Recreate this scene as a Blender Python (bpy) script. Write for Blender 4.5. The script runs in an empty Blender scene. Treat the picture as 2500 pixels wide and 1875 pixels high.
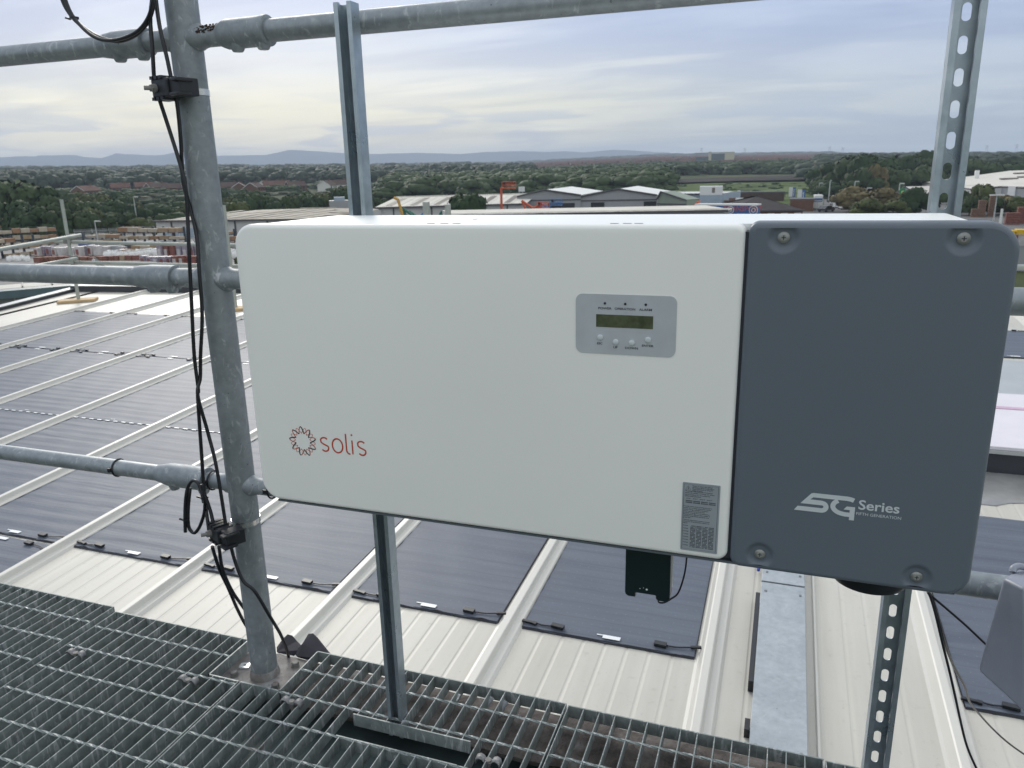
import bpy, math, random
import numpy as np
from mathutils import Vector, Matrix
R=random.Random(7); rng=np.random.default_rng(7)
scn=bpy.context.scene; COL=scn.collection
PI=math.pi
# ------------------------------------------------------------------ camera, world, sun, exposure
YAW,PITCH,ROLL=math.radians(19.7674),math.radians(-15.4339),math.radians(-1.3381)
cy,sy,cp,sp=math.cos(YAW),math.sin(YAW),math.cos(PITCH),math.sin(PITCH)
cf=Vector((-sy*cp,cy*cp,sp)); r0=Vector((cy,sy,0)); u0=r0.cross(cf)
cr,sr=math.cos(ROLL),math.sin(ROLL)
cR=cr*r0+sr*u0; cU=-sr*r0+cr*u0
cam=bpy.data.objects.new('camera',bpy.data.cameras.new('camera')); COL.objects.link(cam)
cam.matrix_world=Matrix(((cR.x,cU.x,-cf.x,0),(cR.y,cU.y,-cf.y,0),(cR.z,cU.z,-cf.z,0),(0,0,0,1)))
cam.data.sensor_width=36; cam.data.lens=27.045; cam.data.clip_start=0.05; cam.data.clip_end=30000
cam.data.dof.use_dof=True; cam.data.dof.focus_distance=1.08; cam.data.dof.aperture_fstop=19
scn.camera=cam
scn.view_settings.view_transform='Standard'; scn.view_settings.look='None'
scn.view_settings.exposure=0.78; scn.view_settings.gamma=1; scn.view_settings.use_curve_mapping=False
FPX=1661.86*2500/2212
def ray(fx,fy):                                   # direction seen at a point of the 2500 px wide photograph
    return cR*((fx-1250)/FPX)+cU*((937.5-fy)/FPX)+cf
def atY(fx,fy,Y): v=ray(fx,fy); return v*(Y/v.y)
def atZ(fx,fy,Z): v=ray(fx,fy); return v*(Z/v.z)
def atR(fx,fy,r): v=ray(fx,fy); return v*(r/math.hypot(v.x,v.y))

world=bpy.data.worlds.new('World'); scn.world=world; world.use_nodes=True
wn=world.node_tree; wn.nodes.clear()
SUN_AZ=math.radians(-40); SUN_EL=math.radians(28)   # azimuth from +y towards +x
def N(t,typ,loc=None,**kw):
    n=t.nodes.new(typ)
    for k,v in kw.items():
        if k.startswith('i_'):
            k2=k[2:]; k2=int(k2) if k2.isdigit() else k2
            n.inputs[k2].default_value=v
        else: setattr(n,k,v)
    return n
def ramp(t,fac,stops,interp='LINEAR'):
    n=t.nodes.new('ShaderNodeValToRGB'); n.color_ramp.interpolation=interp
    e=n.color_ramp.elements
    while len(e)<len(stops): e.new(0.5)
    for i,(p,c) in enumerate(stops): e[i].position=p; e[i].color=(c[0],c[1],c[2],1) if not isinstance(c,(int,float)) else (c,c,c,1)
    if fac is not None: t.links.new(fac,n.inputs[0])
    return n.outputs[0]
def math_(t,op,a,b=None,clamp=False):
    n=t.nodes.new('ShaderNodeMath'); n.operation=op; n.use_clamp=clamp
    for i,v in enumerate((a,b)):
        if v is None: continue
        if isinstance(v,(int,float)): n.inputs[i].default_value=v
        else: t.links.new(v,n.inputs[i])
    return n.outputs[0]
def mix(t,f,a,b,blend='MIX'):
    n=t.nodes.new('ShaderNodeMix'); n.data_type='RGBA'; n.blend_type=blend
    for s,v in ((0,f),(6,a),(7,b)):
        if isinstance(v,(int,float)): n.inputs[s].default_value=v if s==0 else (v,v,v,1)
        elif isinstance(v,tuple): n.inputs[s].default_value=(v[0],v[1],v[2],1)
        else: t.links.new(v,n.inputs[s])
    return n.outputs[2]
def srgb(r,g,b):
    f=lambda c:(c/255/12.92) if c/255<=0.04045 else ((c/255+0.055)/1.055)**2.4
    return (f(r),f(g),f(b))
def build_world(t):
    L=t.links
    tc=N(t,'ShaderNodeTexCoord'); sx=N(t,'ShaderNodeSeparateXYZ'); L.new(tc.outputs['Generated'],sx.inputs[0])
    x,y,z=sx.outputs
    sky=N(t,'ShaderNodeTexSky',sky_type='NISHITA',sun_disc=False); sky.sun_elevation=SUN_EL; sky.sun_rotation=SUN_AZ
    el=math_(t,'MAXIMUM',z,0.0)
    # cloud deck seen in perspective: the direction divided by its height
    den=math_(t,'ADD',el,0.10)
    cx=math_(t,'DIVIDE',x,den); cyy=math_(t,'DIVIDE',y,den)
    cv=N(t,'ShaderNodeCombineXYZ'); L.new(cx,cv.inputs[0]); L.new(cyy,cv.inputs[1])
    mp=N(t,'ShaderNodeMapping'); mp.inputs['Rotation'].default_value=(0,0,math.radians(22)); mp.inputs['Scale'].default_value=(0.50,1.0,1); L.new(cv.outputs[0],mp.inputs[0])
    n1=N(t,'ShaderNodeTexNoise'); n1.inputs['Scale'].default_value=0.9; n1.inputs['Detail'].default_value=7; n1.inputs['Roughness'].default_value=0.55; n1.inputs['Distortion'].default_value=0.5; L.new(mp.outputs[0],n1.inputs[0])
    mp2=N(t,'ShaderNodeMapping'); mp2.inputs['Location'].default_value=(3.1,7.7,0); mp2.inputs['Scale'].default_value=(0.45,1.6,1); mp2.inputs['Rotation'].default_value=(0,0,math.radians(20)); L.new(cv.outputs[0],mp2.inputs[0])
    n2=N(t,'ShaderNodeTexNoise'); n2.inputs['Scale'].default_value=1.1; n2.inputs['Detail'].default_value=8; n2.inputs['Roughness'].default_value=0.6; L.new(mp2.outputs[0],n2.inputs[0])
    # light behind the deck: warm towards the sun, cooler away from it
    dsun=(math.sin(math.radians(-37)),math.cos(math.radians(-37)))
    ln=math_(t,'SQRT',math_(t,'ADD',math_(t,'MULTIPLY',x,x),math_(t,'MULTIPLY',y,y)))
    az=math_(t,'DIVIDE',math_(t,'ADD',math_(t,'MULTIPLY',x,dsun[0]),math_(t,'MULTIPLY',y,dsun[1])),ln)
    azf=ramp(t,az,[(0.0,0.0),(0.55,0.10),(0.80,0.42),(0.93,0.86),(1.0,1.0)])
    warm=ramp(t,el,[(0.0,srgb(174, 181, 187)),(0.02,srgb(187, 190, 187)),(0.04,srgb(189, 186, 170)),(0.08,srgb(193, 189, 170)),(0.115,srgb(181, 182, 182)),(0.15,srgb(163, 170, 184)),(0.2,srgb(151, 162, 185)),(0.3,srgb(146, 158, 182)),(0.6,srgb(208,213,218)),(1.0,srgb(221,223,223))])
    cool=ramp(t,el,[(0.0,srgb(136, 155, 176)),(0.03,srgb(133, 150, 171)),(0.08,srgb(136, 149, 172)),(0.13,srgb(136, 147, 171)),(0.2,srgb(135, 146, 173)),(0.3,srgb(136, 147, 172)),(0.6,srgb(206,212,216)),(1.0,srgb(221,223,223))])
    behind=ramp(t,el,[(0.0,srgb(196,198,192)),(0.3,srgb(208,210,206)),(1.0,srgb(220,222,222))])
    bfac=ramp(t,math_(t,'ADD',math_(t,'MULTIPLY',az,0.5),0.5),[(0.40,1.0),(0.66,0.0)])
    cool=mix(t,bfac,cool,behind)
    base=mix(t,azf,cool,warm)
    dark=mix(t,1.0,base,srgb(206,212,230),'MULTIPLY')
    c1=ramp(t,n1.outputs[0],[(0.42,0.0),(0.60,1.0)],'EASE')
    col=mix(t,math_(t,'MULTIPLY',c1,0.75),base,dark)
    # bright breaks
    c2=ramp(t,n2.outputs[0],[(0.54,0.0),(0.70,1.0)],'EASE')
    br=mix(t,math_(t,'POWER',azf,0.7),srgb(155, 163, 179),srgb(214, 209, 192))
    lowf=ramp(t,el,[(0.015,0.2),(0.035,1.0),(0.10,0.9),(0.145,0.3),(0.2,0.12),(0.5,0.1)])
    col=mix(t,math_(t,'MULTIPLY',math_(t,'MULTIPLY',c2,lowf),0.6),col,br)
    # thin dark bars low over the horizon
    mp3=N(t,'ShaderNodeMapping'); mp3.inputs['Scale'].default_value=(9,9,70); L.new(tc.outputs['Generated'],mp3.inputs[0])
    n3=N(t,'ShaderNodeTexNoise'); n3.inputs['Scale'].default_value=0.7; n3.inputs['Detail'].default_value=5; n3.inputs['Distortion'].default_value=0.6; L.new(mp3.outputs[0],n3.inputs[0])
    c3=ramp(t,n3.outputs[0],[(0.485,0.0),(0.585,1.0)],'EASE')
    lf=ramp(t,el,[(0.012,0.0),(0.022,1.0),(0.055,0.9),(0.085,0.25),(0.13,0.0)])
    col=mix(t,math_(t,'MULTIPLY',math_(t,'MULTIPLY',c3,lf),0.8),col,srgb(127, 140, 163))
    # the blue of the sky proper shows a little through the deck
    skym=mix(t,1.0,sky.outputs[0],(0.1,0.1,0.1),'MULTIPLY')
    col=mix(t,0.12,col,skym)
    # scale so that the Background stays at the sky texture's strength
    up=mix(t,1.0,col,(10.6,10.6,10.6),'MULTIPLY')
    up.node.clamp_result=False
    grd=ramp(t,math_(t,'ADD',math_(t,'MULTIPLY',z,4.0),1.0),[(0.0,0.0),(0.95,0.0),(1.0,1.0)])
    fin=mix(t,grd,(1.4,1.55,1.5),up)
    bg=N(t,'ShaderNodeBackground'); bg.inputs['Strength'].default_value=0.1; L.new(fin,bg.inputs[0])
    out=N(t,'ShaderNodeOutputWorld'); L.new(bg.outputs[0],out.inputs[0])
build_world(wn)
sd=bpy.data.lights.new('sun','SUN'); sun=bpy.data.objects.new('sun',sd); COL.objects.link(sun)
sd.energy=1.15; sd.angle=math.radians(22); sd.color=(1.0,0.95,0.86)
sdir=Vector((math.sin(SUN_AZ)*math.cos(SUN_EL),math.cos(SUN_AZ)*math.cos(SUN_EL),math.sin(SUN_EL)))
sun.rotation_euler=(-sdir).to_track_quat('-Z','Y').to_euler(); sun.location=(0,0,60)
scn.cycles.volume_bounces=0; scn.cycles.max_bounces=6; scn.cycles.transparent_max_bounces=8
try: scn.cycles.use_denoising=True
except: pass

# ------------------------------------------------------------------ materials
MATS={}
def new_mat(name):
    m=bpy.data.materials.new(name); m.use_nodes=True
    t=m.node_tree; b=t.nodes['Principled BSDF']; MATS[name]=m
    return m,t,b
def tcoord(t,scale=(1,1,1),rot=(0,0,0),kind='Object'):
    tc=N(t,'ShaderNodeTexCoord'); mp=N(t,'ShaderNodeMapping'); mp.inputs['Scale'].default_value=scale; mp.inputs['Rotation'].default_value=rot
    t.links.new(tc.outputs[kind],mp.inputs[0]); return mp.outputs[0]
def noise(t,v,scale,detail=4,rough=0.55,dist=0.0):
    n=N(t,'ShaderNodeTexNoise'); n.inputs['Scale'].default_value=scale; n.inputs['Detail'].default_value=detail
    n.inputs['Roughness'].default_value=rough; n.inputs['Distortion'].default_value=dist; t.links.new(v,n.inputs[0]); return n.outputs[0]
def bump(t,b,h,strength=0.2,dist=0.01):
    n=N(t,'ShaderNodeBump'); n.inputs['Strength'].default_value=strength; n.inputs['Distance'].default_value=dist
    t.links.new(h,n.inputs['Height']); t.links.new(n.outputs[0],b.inputs['Normal'])
def simple(name,col,rough=0.6,metal=0.0,var=0.12,scale=3.0,spec=0.5,bmp=0.0,world=True):
    m,t,b=new_mat(name)
    if var>0:
        v=tcoord(t,kind='Object'); n=noise(t,v,scale,5)
        c=ramp(t,n,[(0.3,tuple(max(0,c*(1-var)) for c in col)),(0.7,tuple(min(1,c*(1+var)) for c in col))])
        t.links.new(c,b.inputs['Base Color'])
        if bmp: bump(t,b,n,bmp,0.01)
    else: b.inputs['Base Color'].default_value=(*col,1)
    b.inputs['Roughness'].default_value=rough; b.inputs['Metallic'].default_value=metal
    b.inputs['Specular IOR Level'].default_value=spec
    return m
def galv(name,lo,hi,streak=0.5,rough=0.45,metal=0.55,sc=1.0,white=0.0,rust=0.0,vs=0.42):
    m,t,b=new_mat(name); L=t.links
    g=N(t,'ShaderNodeNewGeometry').outputs['Position']
    mp=N(t,'ShaderNodeMapping'); L.new(g,mp.inputs[0]); v=mp.outputs[0]
    n1=noise(t,v,14*sc,6,0.6,0.6); n2=noise(t,v,60*sc,4,0.6)
    vo=N(t,'ShaderNodeTexVoronoi',feature='SMOOTH_F1'); vo.inputs['Scale'].default_value=70*sc; L.new(v,vo.inputs[0])
    c=ramp(t,n1,[(0.32,lo),(0.55,tuple((a+b_)/2 for a,b_ in zip(lo,hi))),(0.72,hi)])
    c=mix(t,0.35,c,ramp(t,n2,[(0.3,tuple(a*0.8 for a in lo)),(0.7,tuple(min(1,a*1.15) for a in hi))]))
    c=mix(t,0.18,c,ramp(t,vo.outputs[0],[(0.0,lo),(0.7,hi)]))
    if white>0:
        mp2=N(t,'ShaderNodeMapping'); mp2.inputs['Scale'].default_value=(1,1,vs); mp2.inputs['Rotation'].default_value=(0,0.5,0.3); L.new(g,mp2.inputs[0])
        n3=noise(t,mp2.outputs[0],42*sc,5,0.62,1.6)
        c=mix(t,math_(t,'MULTIPLY',ramp(t,n3,[(0.575 if vs>0.3 else 0.545,0.0),(0.665 if vs>0.3 else 0.62,1.0)]),white),c,(0.50,0.52,0.53))
        n4=noise(t,v,130,3,0.5); c=mix(t,math_(t,'MULTIPLY',ramp(t,n4,[(0.70,0.0),(0.76,1.0)]),0.7),c,(0.03,0.03,0.035))
    if rust>0:
        n5=noise(t,v,22,5,0.65,0.5)
        c=mix(t,math_(t,'MULTIPLY',ramp(t,n5,[(0.60,0.0),(0.72,1.0)]),rust),c,(0.10,0.045,0.025))
    L.new(c,b.inputs['Base Color'])
    b.inputs['Metallic'].default_value=metal
    L.new(ramp(t,n1,[(0.3,rough-0.08),(0.7,rough+0.12)]),b.inputs['Roughness'])
    bump(t,b,n2,0.12,0.002)
    return m
M=MATS
galv('post_steel',(0.19,0.215,0.228),(0.30,0.335,0.352),white=0.5,metal=0.35,rough=0.5)
galv('rail_steel',(0.20,0.225,0.242),(0.335,0.37,0.39),white=0.6,metal=0.4,rough=0.46)
galv('coupler_steel',(0.17,0.20,0.22),(0.36,0.39,0.41),white=0.95,metal=0.3,rough=0.55,rust=0.25)
galv('strut_steel',(0.30,0.36,0.40),(0.48,0.54,0.58),metal=0.75,rough=0.32,sc=0.7)
galv('grate_steel',(0.145,0.175,0.175),(0.31,0.345,0.335),white=0.75,metal=0.25,rough=0.5,sc=1.4,vs=0.16,rust=0.5)
galv('tray_steel',(0.30,0.335,0.36),(0.43,0.465,0.49),metal=0.35,rough=0.38,sc=0.5,white=0.35)
galv('scaffold_steel',(0.30,0.33,0.30),(0.45,0.47,0.43),metal=0.2,rough=0.55,sc=0.12)
galv('screw_steel',(0.20,0.21,0.20),(0.36,0.37,0.35),metal=0.6,rough=0.38)
simple('white_paint',(0.885,0.885,0.845),0.36,var=0.02,scale=2.0)
def graded(name,col,rough):
    m,t,b=new_mat(name); v=tcoord(t); n=noise(t,v,900,2); b.inputs['Base Color'].default_value=(*col,1); b.inputs['Roughness'].default_value=rough
    bump(t,b,n,0.05,0.0005); return m
graded('dark_paint',(0.118,0.143,0.170),0.40)
simple('body_paint',(0.10,0.12,0.14),0.5,var=0.05)
simple('inside_white',(0.85,0.87,0.85),0.4,var=0.02)
simple('panel_silver',(0.50,0.53,0.56),0.36,metal=0.15,var=0.07,scale=22)
simple('lcd_glass',(0.085,0.10,0.06),0.10,var=0.35,scale=60)
simple('button_grey',(0.55,0.60,0.61),0.4,var=0)
simple('print_black',(0.02,0.025,0.035),0.5,var=0)
simple('print_grey',(0.03,0.035,0.05),0.5,var=0)
simple('print_red',(0.50,0.055,0.022),0.45,var=0)
simple('print_silver',(0.66,0.71,0.74),0.35,metal=0.2,var=0)
simple('sticker_grey',(0.33,0.37,0.40),0.42,metal=0.2,var=0.06,scale=20)
simple('sticker_rim',(0.28,0.29,0.27),0.45,var=0)
simple('black_plastic',(0.012,0.014,0.018),0.42,var=0.3,scale=30)
simple('cable_black',(0.012,0.013,0.017),0.38,var=0.3,scale=60)
simple('dongle_teal',(0.004,0.016,0.02),0.35,var=0.1)
simple('dongle_side',(0.55,0.62,0.57),0.4,var=0)
simple('strap_steel',(0.62,0.62,0.60),0.25,metal=0.9,var=0.05)
simple('dark_felt',(0.018,0.018,0.028),0.75,var=0.3,scale=40)
simple('grey_plastic',(0.28,0.30,0.36),0.38,var=0.10,scale=9)
simple('zinc_white',(0.72,0.76,0.74),0.25,metal=0.4,var=0.02)
simple('wood_pad',(0.52,0.37,0.20),0.7,var=0.2,scale=8)
simple('clear_tube',(0.45,0.48,0.52),0.2,var=0.05)
# dirt on the flange
m,t,b=new_mat('dirty_flange'); g=N(t,'ShaderNodeNewGeometry').outputs['Position']
na=noise(t,g,16,7,0.65,0.5); nb=noise(t,g,75,4,0.7)
c=ramp(t,na,[(0.30,(0.022,0.020,0.020)),(0.46,(0.075,0.062,0.055)),(0.60,(0.13,0.115,0.105)),(0.75,(0.20,0.20,0.20))])
c=mix(t,ramp(t,nb,[(0.58,0.0),(0.68,0.75)]),c,(0.02,0.016,0.014)); n3=noise(t,g,38,4,0.6)
c=mix(t,ramp(t,n3,[(0.66,0.0),(0.74,0.7)]),c,(0.42,0.42,0.40))
t.links.new(c,b.inputs['Base Color']); b.inputs['Roughness'].default_value=0.8; bump(t,b,nb,0.6,0.004)
m,t,b=new_mat('plate_steel'); g=N(t,'ShaderNodeNewGeometry').outputs['Position']
na=noise(t,g,20,6,0.6,0.4); nb=noise(t,g,90,4,0.7)
c=ramp(t,na,[(0.3,(0.15,0.135,0.125)),(0.55,(0.24,0.225,0.215)),(0.72,(0.34,0.36,0.35))]); c=mix(t,ramp(t,nb,[(0.60,0.0),(0.70,0.7)]),c,(0.05,0.035,0.03))
t.links.new(c,b.inputs['Base Color']); b.inputs['Roughness'].default_value=0.7; bump(t,b,nb,0.4,0.003)
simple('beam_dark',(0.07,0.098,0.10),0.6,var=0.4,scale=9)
galv('bolt_rusty',(0.14,0.13,0.125),(0.30,0.30,0.28),rust=0.9,metal=0.2,rough=0.7,sc=2)
# roof sheet: cream coated steel with dust, dirt streaks run down the slope
m,t,b=new_mat('roof_cream'); g=N(t,'ShaderNodeNewGeometry').outputs['Position']
mp=N(t,'ShaderNodeMapping'); mp.inputs['Scale'].default_value=(6,0.35,1); t.links.new(g,mp.inputs[0])
na=noise(t,mp.outputs[0],2.2,5,0.6); nb=noise(t,g,26,5,0.65); nc=noise(t,g,1.6,4)
c=ramp(t,na,[(0.3,(0.46,0.44,0.385)),(0.7,(0.56,0.54,0.48))]); c=mix(t,0.4,c,ramp(t,nc,[(0.3,(0.46,0.445,0.395)),(0.7,(0.57,0.555,0.505))]))
c=mix(t,ramp(t,nb,[(0.60,0.0),(0.74,0.5)]),c,(0.38,0.36,0.31))
nd=noise(t,g,85,2,0.5); c=mix(t,ramp(t,nd,[(0.745,0.0),(0.77,0.7)]),c,(0.28,0.25,0.16))
t.links.new(c,b.inputs['Base Color']); b.inputs['Roughness'].default_value=0.48
simple('rib_white',(0.60,0.585,0.535),0.42,var=0.05,scale=1.2)
simple('flashing',(0.46,0.48,0.47),0.35,metal=0.3,var=0.08)
simple('flash_dark',(0.04,0.045,0.055),0.5,var=0.1)  # also paints the shade on the inner face of the edge caps
# flexible solar laminate
m,t,b=new_mat('pv_laminate'); g=N(t,'ShaderNodeNewGeometry').outputs['Position']
mp=N(t,'ShaderNodeMapping'); mp.inputs['Scale'].default_value=(0.9,9.0,1); t.links.new(g,mp.inputs[0])
na=noise(t,mp.outputs[0],1.5,5,0.6,0.4)
mp2=N(t,'ShaderNodeMapping'); mp2.inputs['Scale'].default_value=(1/0.045,1/0.06,0); t.links.new(g,mp2.inputs[0])
fr=N(t,'ShaderNodeVectorMath',operation='FRACTION'); t.links.new(mp2.outputs[0],fr.inputs[0])
su=N(t,'ShaderNodeVectorMath',operation='SUBTRACT'); su.inputs[1].default_value=(0.5,0.5,0); t.links.new(fr.outputs[0],su.inputs[0])
le=N(t,'ShaderNodeVectorMath',operation='LENGTH'); t.links.new(su.outputs[0],le.inputs[0])
dots=ramp(t,le.outputs['Value'],[(0.05,1.0),(0.085,0.0)])
c=ramp(t,na,[(0.3,(0.098,0.114,0.148)),(0.7,(0.128,0.148,0.182))]); c=mix(t,math_(t,'MULTIPLY',dots,0.38),c,(0.20,0.22,0.26))
sp_=N(t,'ShaderNodeSeparateXYZ'); t.links.new(g,sp_.inputs[0])
ln_=math_(t,'FRACT',math_(t,'MULTIPLY',sp_.outputs[1],1/0.12)); lf_=ramp(t,ln_,[(0.0,1.0),(0.05,1.0),(0.09,0.0)])
c=mix(t,math_(t,'MULTIPLY',lf_,0.35),c,(0.085,0.09,0.11))
t.links.new(c,b.inputs['Base Color']); b.inputs['Roughness'].default_value=0.5; b.inputs['Specular IOR Level'].default_value=0.18
bump(t,b,na,0.35,0.012)
simple('pv_edge',(0.02,0.022,0.03),0.5,var=0)
simple('label_white',(0.78,0.80,0.80),0.4,var=0)
m,t,b=new_mat('wet_roof'); g=N(t,'ShaderNodeNewGeometry').outputs['Position']; na=noise(t,g,3.5,5,0.6)
t.links.new(ramp(t,na,[(0.3,(0.20,0.20,0.20)),(0.7,(0.33,0.33,0.32))]),b.inputs['Base Color']); b.inputs['Roughness'].default_value=0.12
simple('pink_sheet',(0.60,0.40,0.52),0.4,var=0.1); simple('pale_sheet',(0.70,0.67,0.70),0.4,var=0.05)

# ------------------------------------------------------------------ mesh helpers
class MB:
    def __init__(s): s.v=[]; s.f=[]; s.m=[]
    def add(s,vs,fs,mi=0):
        o=len(s.v); s.v+= [tuple(v) for v in vs]; s.f+=[tuple(o+i for i in f) for f in fs]; s.m+=[mi]*len(fs); return s
    def box(s,a,b,mi=0):
        x0,y0,z0=a; x1,y1,z1=b
        return s.add([(x0,y0,z0),(x1,y0,z0),(x1,y1,z0),(x0,y1,z0),(x0,y0,z1),(x1,y0,z1),(x1,y1,z1),(x0,y1,z1)],
            [(0,3,2,1),(4,5,6,7),(0,1,5,4),(1,2,6,5),(2,3,7,6),(3,0,4,7)],mi)
    def obox(s,c,dx,dy,dz,ax,ay,az=None,mi=0):     # box centred at c with half sizes along axes
        ax=Vector(ax).normalized(); ay=Vector(ay).normalized(); az=ax.cross(ay).normalized() if az is None else Vector(az).normalized()
        c=Vector(c); vs=[c+ax*(i*dx)+ay*(j*dy)+az*(k*dz) for k in(-1,1) for i,j in((-1,-1),(1,-1),(1,1),(-1,1))]
        return s.add(vs,[(0,3,2,1),(4,5,6,7),(0,1,5,4),(1,2,6,5),(2,3,7,6),(3,0,4,7)],mi)
    def tube(s,pts,rad,n=10,mi=0,cap=True):
        pts=[Vector(p) for p in pts]; k=len(pts); rads=rad if isinstance(rad,(list,tuple)) else [rad]*k
        o=len(s.v); up=None
        for i,p in enumerate(pts):
            d=(pts[min(i+1,k-1)]-pts[max(i-1,0)]); d=d.normalized() if d.length>1e-9 else Vector((0,0,1))
            if up is None: up=Vector((0,0,1)) if abs(d.z)<0.9 else Vector((1,0,0))
            a=d.cross(up).normalized(); b2=d.cross(a).normalized(); up=-b2 if False else up-(d*up.dot(d)); up=up.normalized() if up.length>1e-3 else a
            for j in range(n):
                th=2*PI*j/n; s.v.append(tuple(p+(a*math.cos(th)+b2*math.sin(th))*rads[i]))
        for i in range(k-1):
            for j in range(n):
                j2=(j+1)%n; s.f.append((o+i*n+j,o+i*n+j2,o+(i+1)*n+j2,o+(i+1)*n+j)); s.m.append(mi)
        if cap:
            s.f.append(tuple(o+j for j in range(n))[::-1]); s.m.append(mi)
            s.f.append(tuple(o+(k-1)*n+j for j in range(n))); s.m.append(mi)
        return s
    def prism(s,poly,p0,ex,ey,ez,mi=0):            # polygon (u,v) in ex,ey at p0, extruded by vector ez
        p0=Vector(p0); ex=Vector(ex); ey=Vector(ey); ez=Vector(ez); n=len(poly)
        vs=[p0+ex*u+ey*v for u,v in poly]+[p0+ex*u+ey*v+ez for u,v in poly]
        return s.add(vs,[tuple(range(n)),tuple(range(2*n-1,n-1,-1))]+[(i,i+n,(i+1)%n+n,(i+1)%n) for i in range(n)],mi)
    def strip(s,profile,y0,y1,f,mi=0):             # profile of (x,h) carried from y0 to y1 by f(x,y,h)
        n=len(profile); vs=[f(x,y0,h) for x,h in profile]+[f(x,y1,h) for x,h in profile]
        return s.add(vs,[(i,i+1,n+i+1,n+i) for i in range(n-1)],mi)
    def build(s,name,mats,parent=None,smooth=False,fix=True):
        me=bpy.data.meshes.new(name); me.from_pydata(s.v,[],s.f)
        ms=mats if isinstance(mats,(list,tuple)) else [mats]
        for q in ms: me.materials.append(MATS[q] if isinstance(q,str) else q)
        if len(ms)>1: me.polygons.foreach_set('material_index',s.m)
        if fix:
            import bmesh
            bm=bmesh.new(); bm.from_mesh(me); bmesh.ops.recalc_face_normals(bm,faces=bm.faces); bm.to_mesh(me); bm.free()
        if smooth:
            me.polygons.foreach_set('use_smooth',[True]*len(me.polygons))
            try: me.set_sharp_from_angle(angle=math.radians(40))
            except Exception: pass
        me.update()
        return link(name,me,parent)
def world_of(o): return o.matrix_basis.copy() if o.parent is None else world_of(o.parent)@o.matrix_parent_inverse@o.matrix_basis
def link(name,me,parent=None):
    o=bpy.data.objects.new(name,me); COL.objects.link(o)
    if parent is not None:
        o.parent=parent; o.matrix_parent_inverse=world_of(parent).inverted()
    return o
def empty(name,loc,label=None,cat=None,group=None,kind=None,rz=0):
    o=bpy.data.objects.new(name,None); COL.objects.link(o); o.location=loc; o.rotation_euler=(0,0,rz); o.empty_display_size=0.1
    return tag(o,label,cat,group,kind)
def tag(o,label=None,cat=None,group=None,kind=None):
    if label: o['label']=label
    if cat: o['category']=cat
    if group: o['group']=group
    if kind: o['kind']=kind
    return o
def copy_tree(o,loc=None,rz=None,label=None,parent=None,name=None):
    c=o.copy(); COL.objects.link(c)
    if parent is not None: c.parent=parent
    if loc is not None: c.location=loc
    if rz is not None: c.rotation_euler=(0,0,rz)
    if label: c['label']=label
    for ch in [q for q in bpy.data.objects if q.parent==o]: copy_tree(ch,parent=c)
    return c
def bevel(o,w,seg=3,angle=40):
    md=o.modifiers.new('bevel','BEVEL'); md.width=w; md.segments=seg; md.limit_method='ANGLE'; md.angle_limit=math.radians(angle); return o
def catmull(pts,k=6):
    pts=[Vector(p) for p in pts]; P=[pts[0]*2-pts[1]]+pts+[pts[-1]*2-pts[-2]]; out=[]
    for i in range(1,len(P)-2):
        for j in range(k):
            t_=j/k; a,b,c,d=P[i-1],P[i],P[i+1],P[i+2]
            out.append(0.5*((2*b)+(c-a)*t_+(2*a-5*b+4*c-d)*t_**2+(3*b-a-3*c+d)*t_**3))
    out.append(pts[-1]); return out
def rrect(x0,x1,z0,z1,r,n=8,rs=None):
    rs=rs or (r,r,r,r); out=[]                     # corners: bottom-left, bottom-right, top-right, top-left
    for (cx,cz,a0,rr) in ((x0,z0,PI,rs[0]),(x1,z0,1.5*PI,rs[1]),(x1,z1,0,rs[2]),(x0,z1,0.5*PI,rs[3])):
        ux=cx+rr if cx==x0 else cx-rr; uz=cz+rr if cz==z0 else cz-rr
        for i in range(n+1):
            a=a0+0.5*PI*i/n; out.append((ux+rr*math.cos(a),uz+rr*math.sin(a)))
    return out
_font={}
def text_mesh(s,size,name='lettering',sx=1.0,offset=0.0,depth=0.0):
    cu=bpy.data.curves.new('txt','FONT'); cu.body=s; cu.size=size; cu.align_x='CENTER'; cu.align_y='CENTER'; cu.offset=offset; cu.extrude=depth; cu.resolution_u=3
    o=bpy.data.objects.new('txt',cu); COL.objects.link(o)
    dg=bpy.context.evaluated_depsgraph_get(); dg.update()
    me=bpy.data.meshes.new_from_object(o.evaluated_get(dg)); bpy.data.objects.remove(o); bpy.data.curves.remove(cu)
    co=np.empty(len(me.vertices)*3); me.vertices.foreach_get('co',co); co=co.reshape(-1,3)
    return me,co
def face_text(s,size,x,z,Y,mat,parent,sx=1.0,offset=0.0,align='C',name='lettering'):
    me,co=text_mesh(s,size,offset=offset)
    if len(co)==0: return None
    w=(co[:,0].max()+co[:,0].min())/2
    px=(co[:,0]-(w if align=='C' else co[:,0].min()))*sx+x; pz=co[:,1]-(co[:,1].max()+co[:,1].min())/2+z
    me.vertices.foreach_set('co',np.stack([px,np.full_like(px,Y),pz],1).ravel()); me.materials.clear(); me.materials.append(MATS[mat])
    me.update(); return link(name,me,parent)
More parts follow.
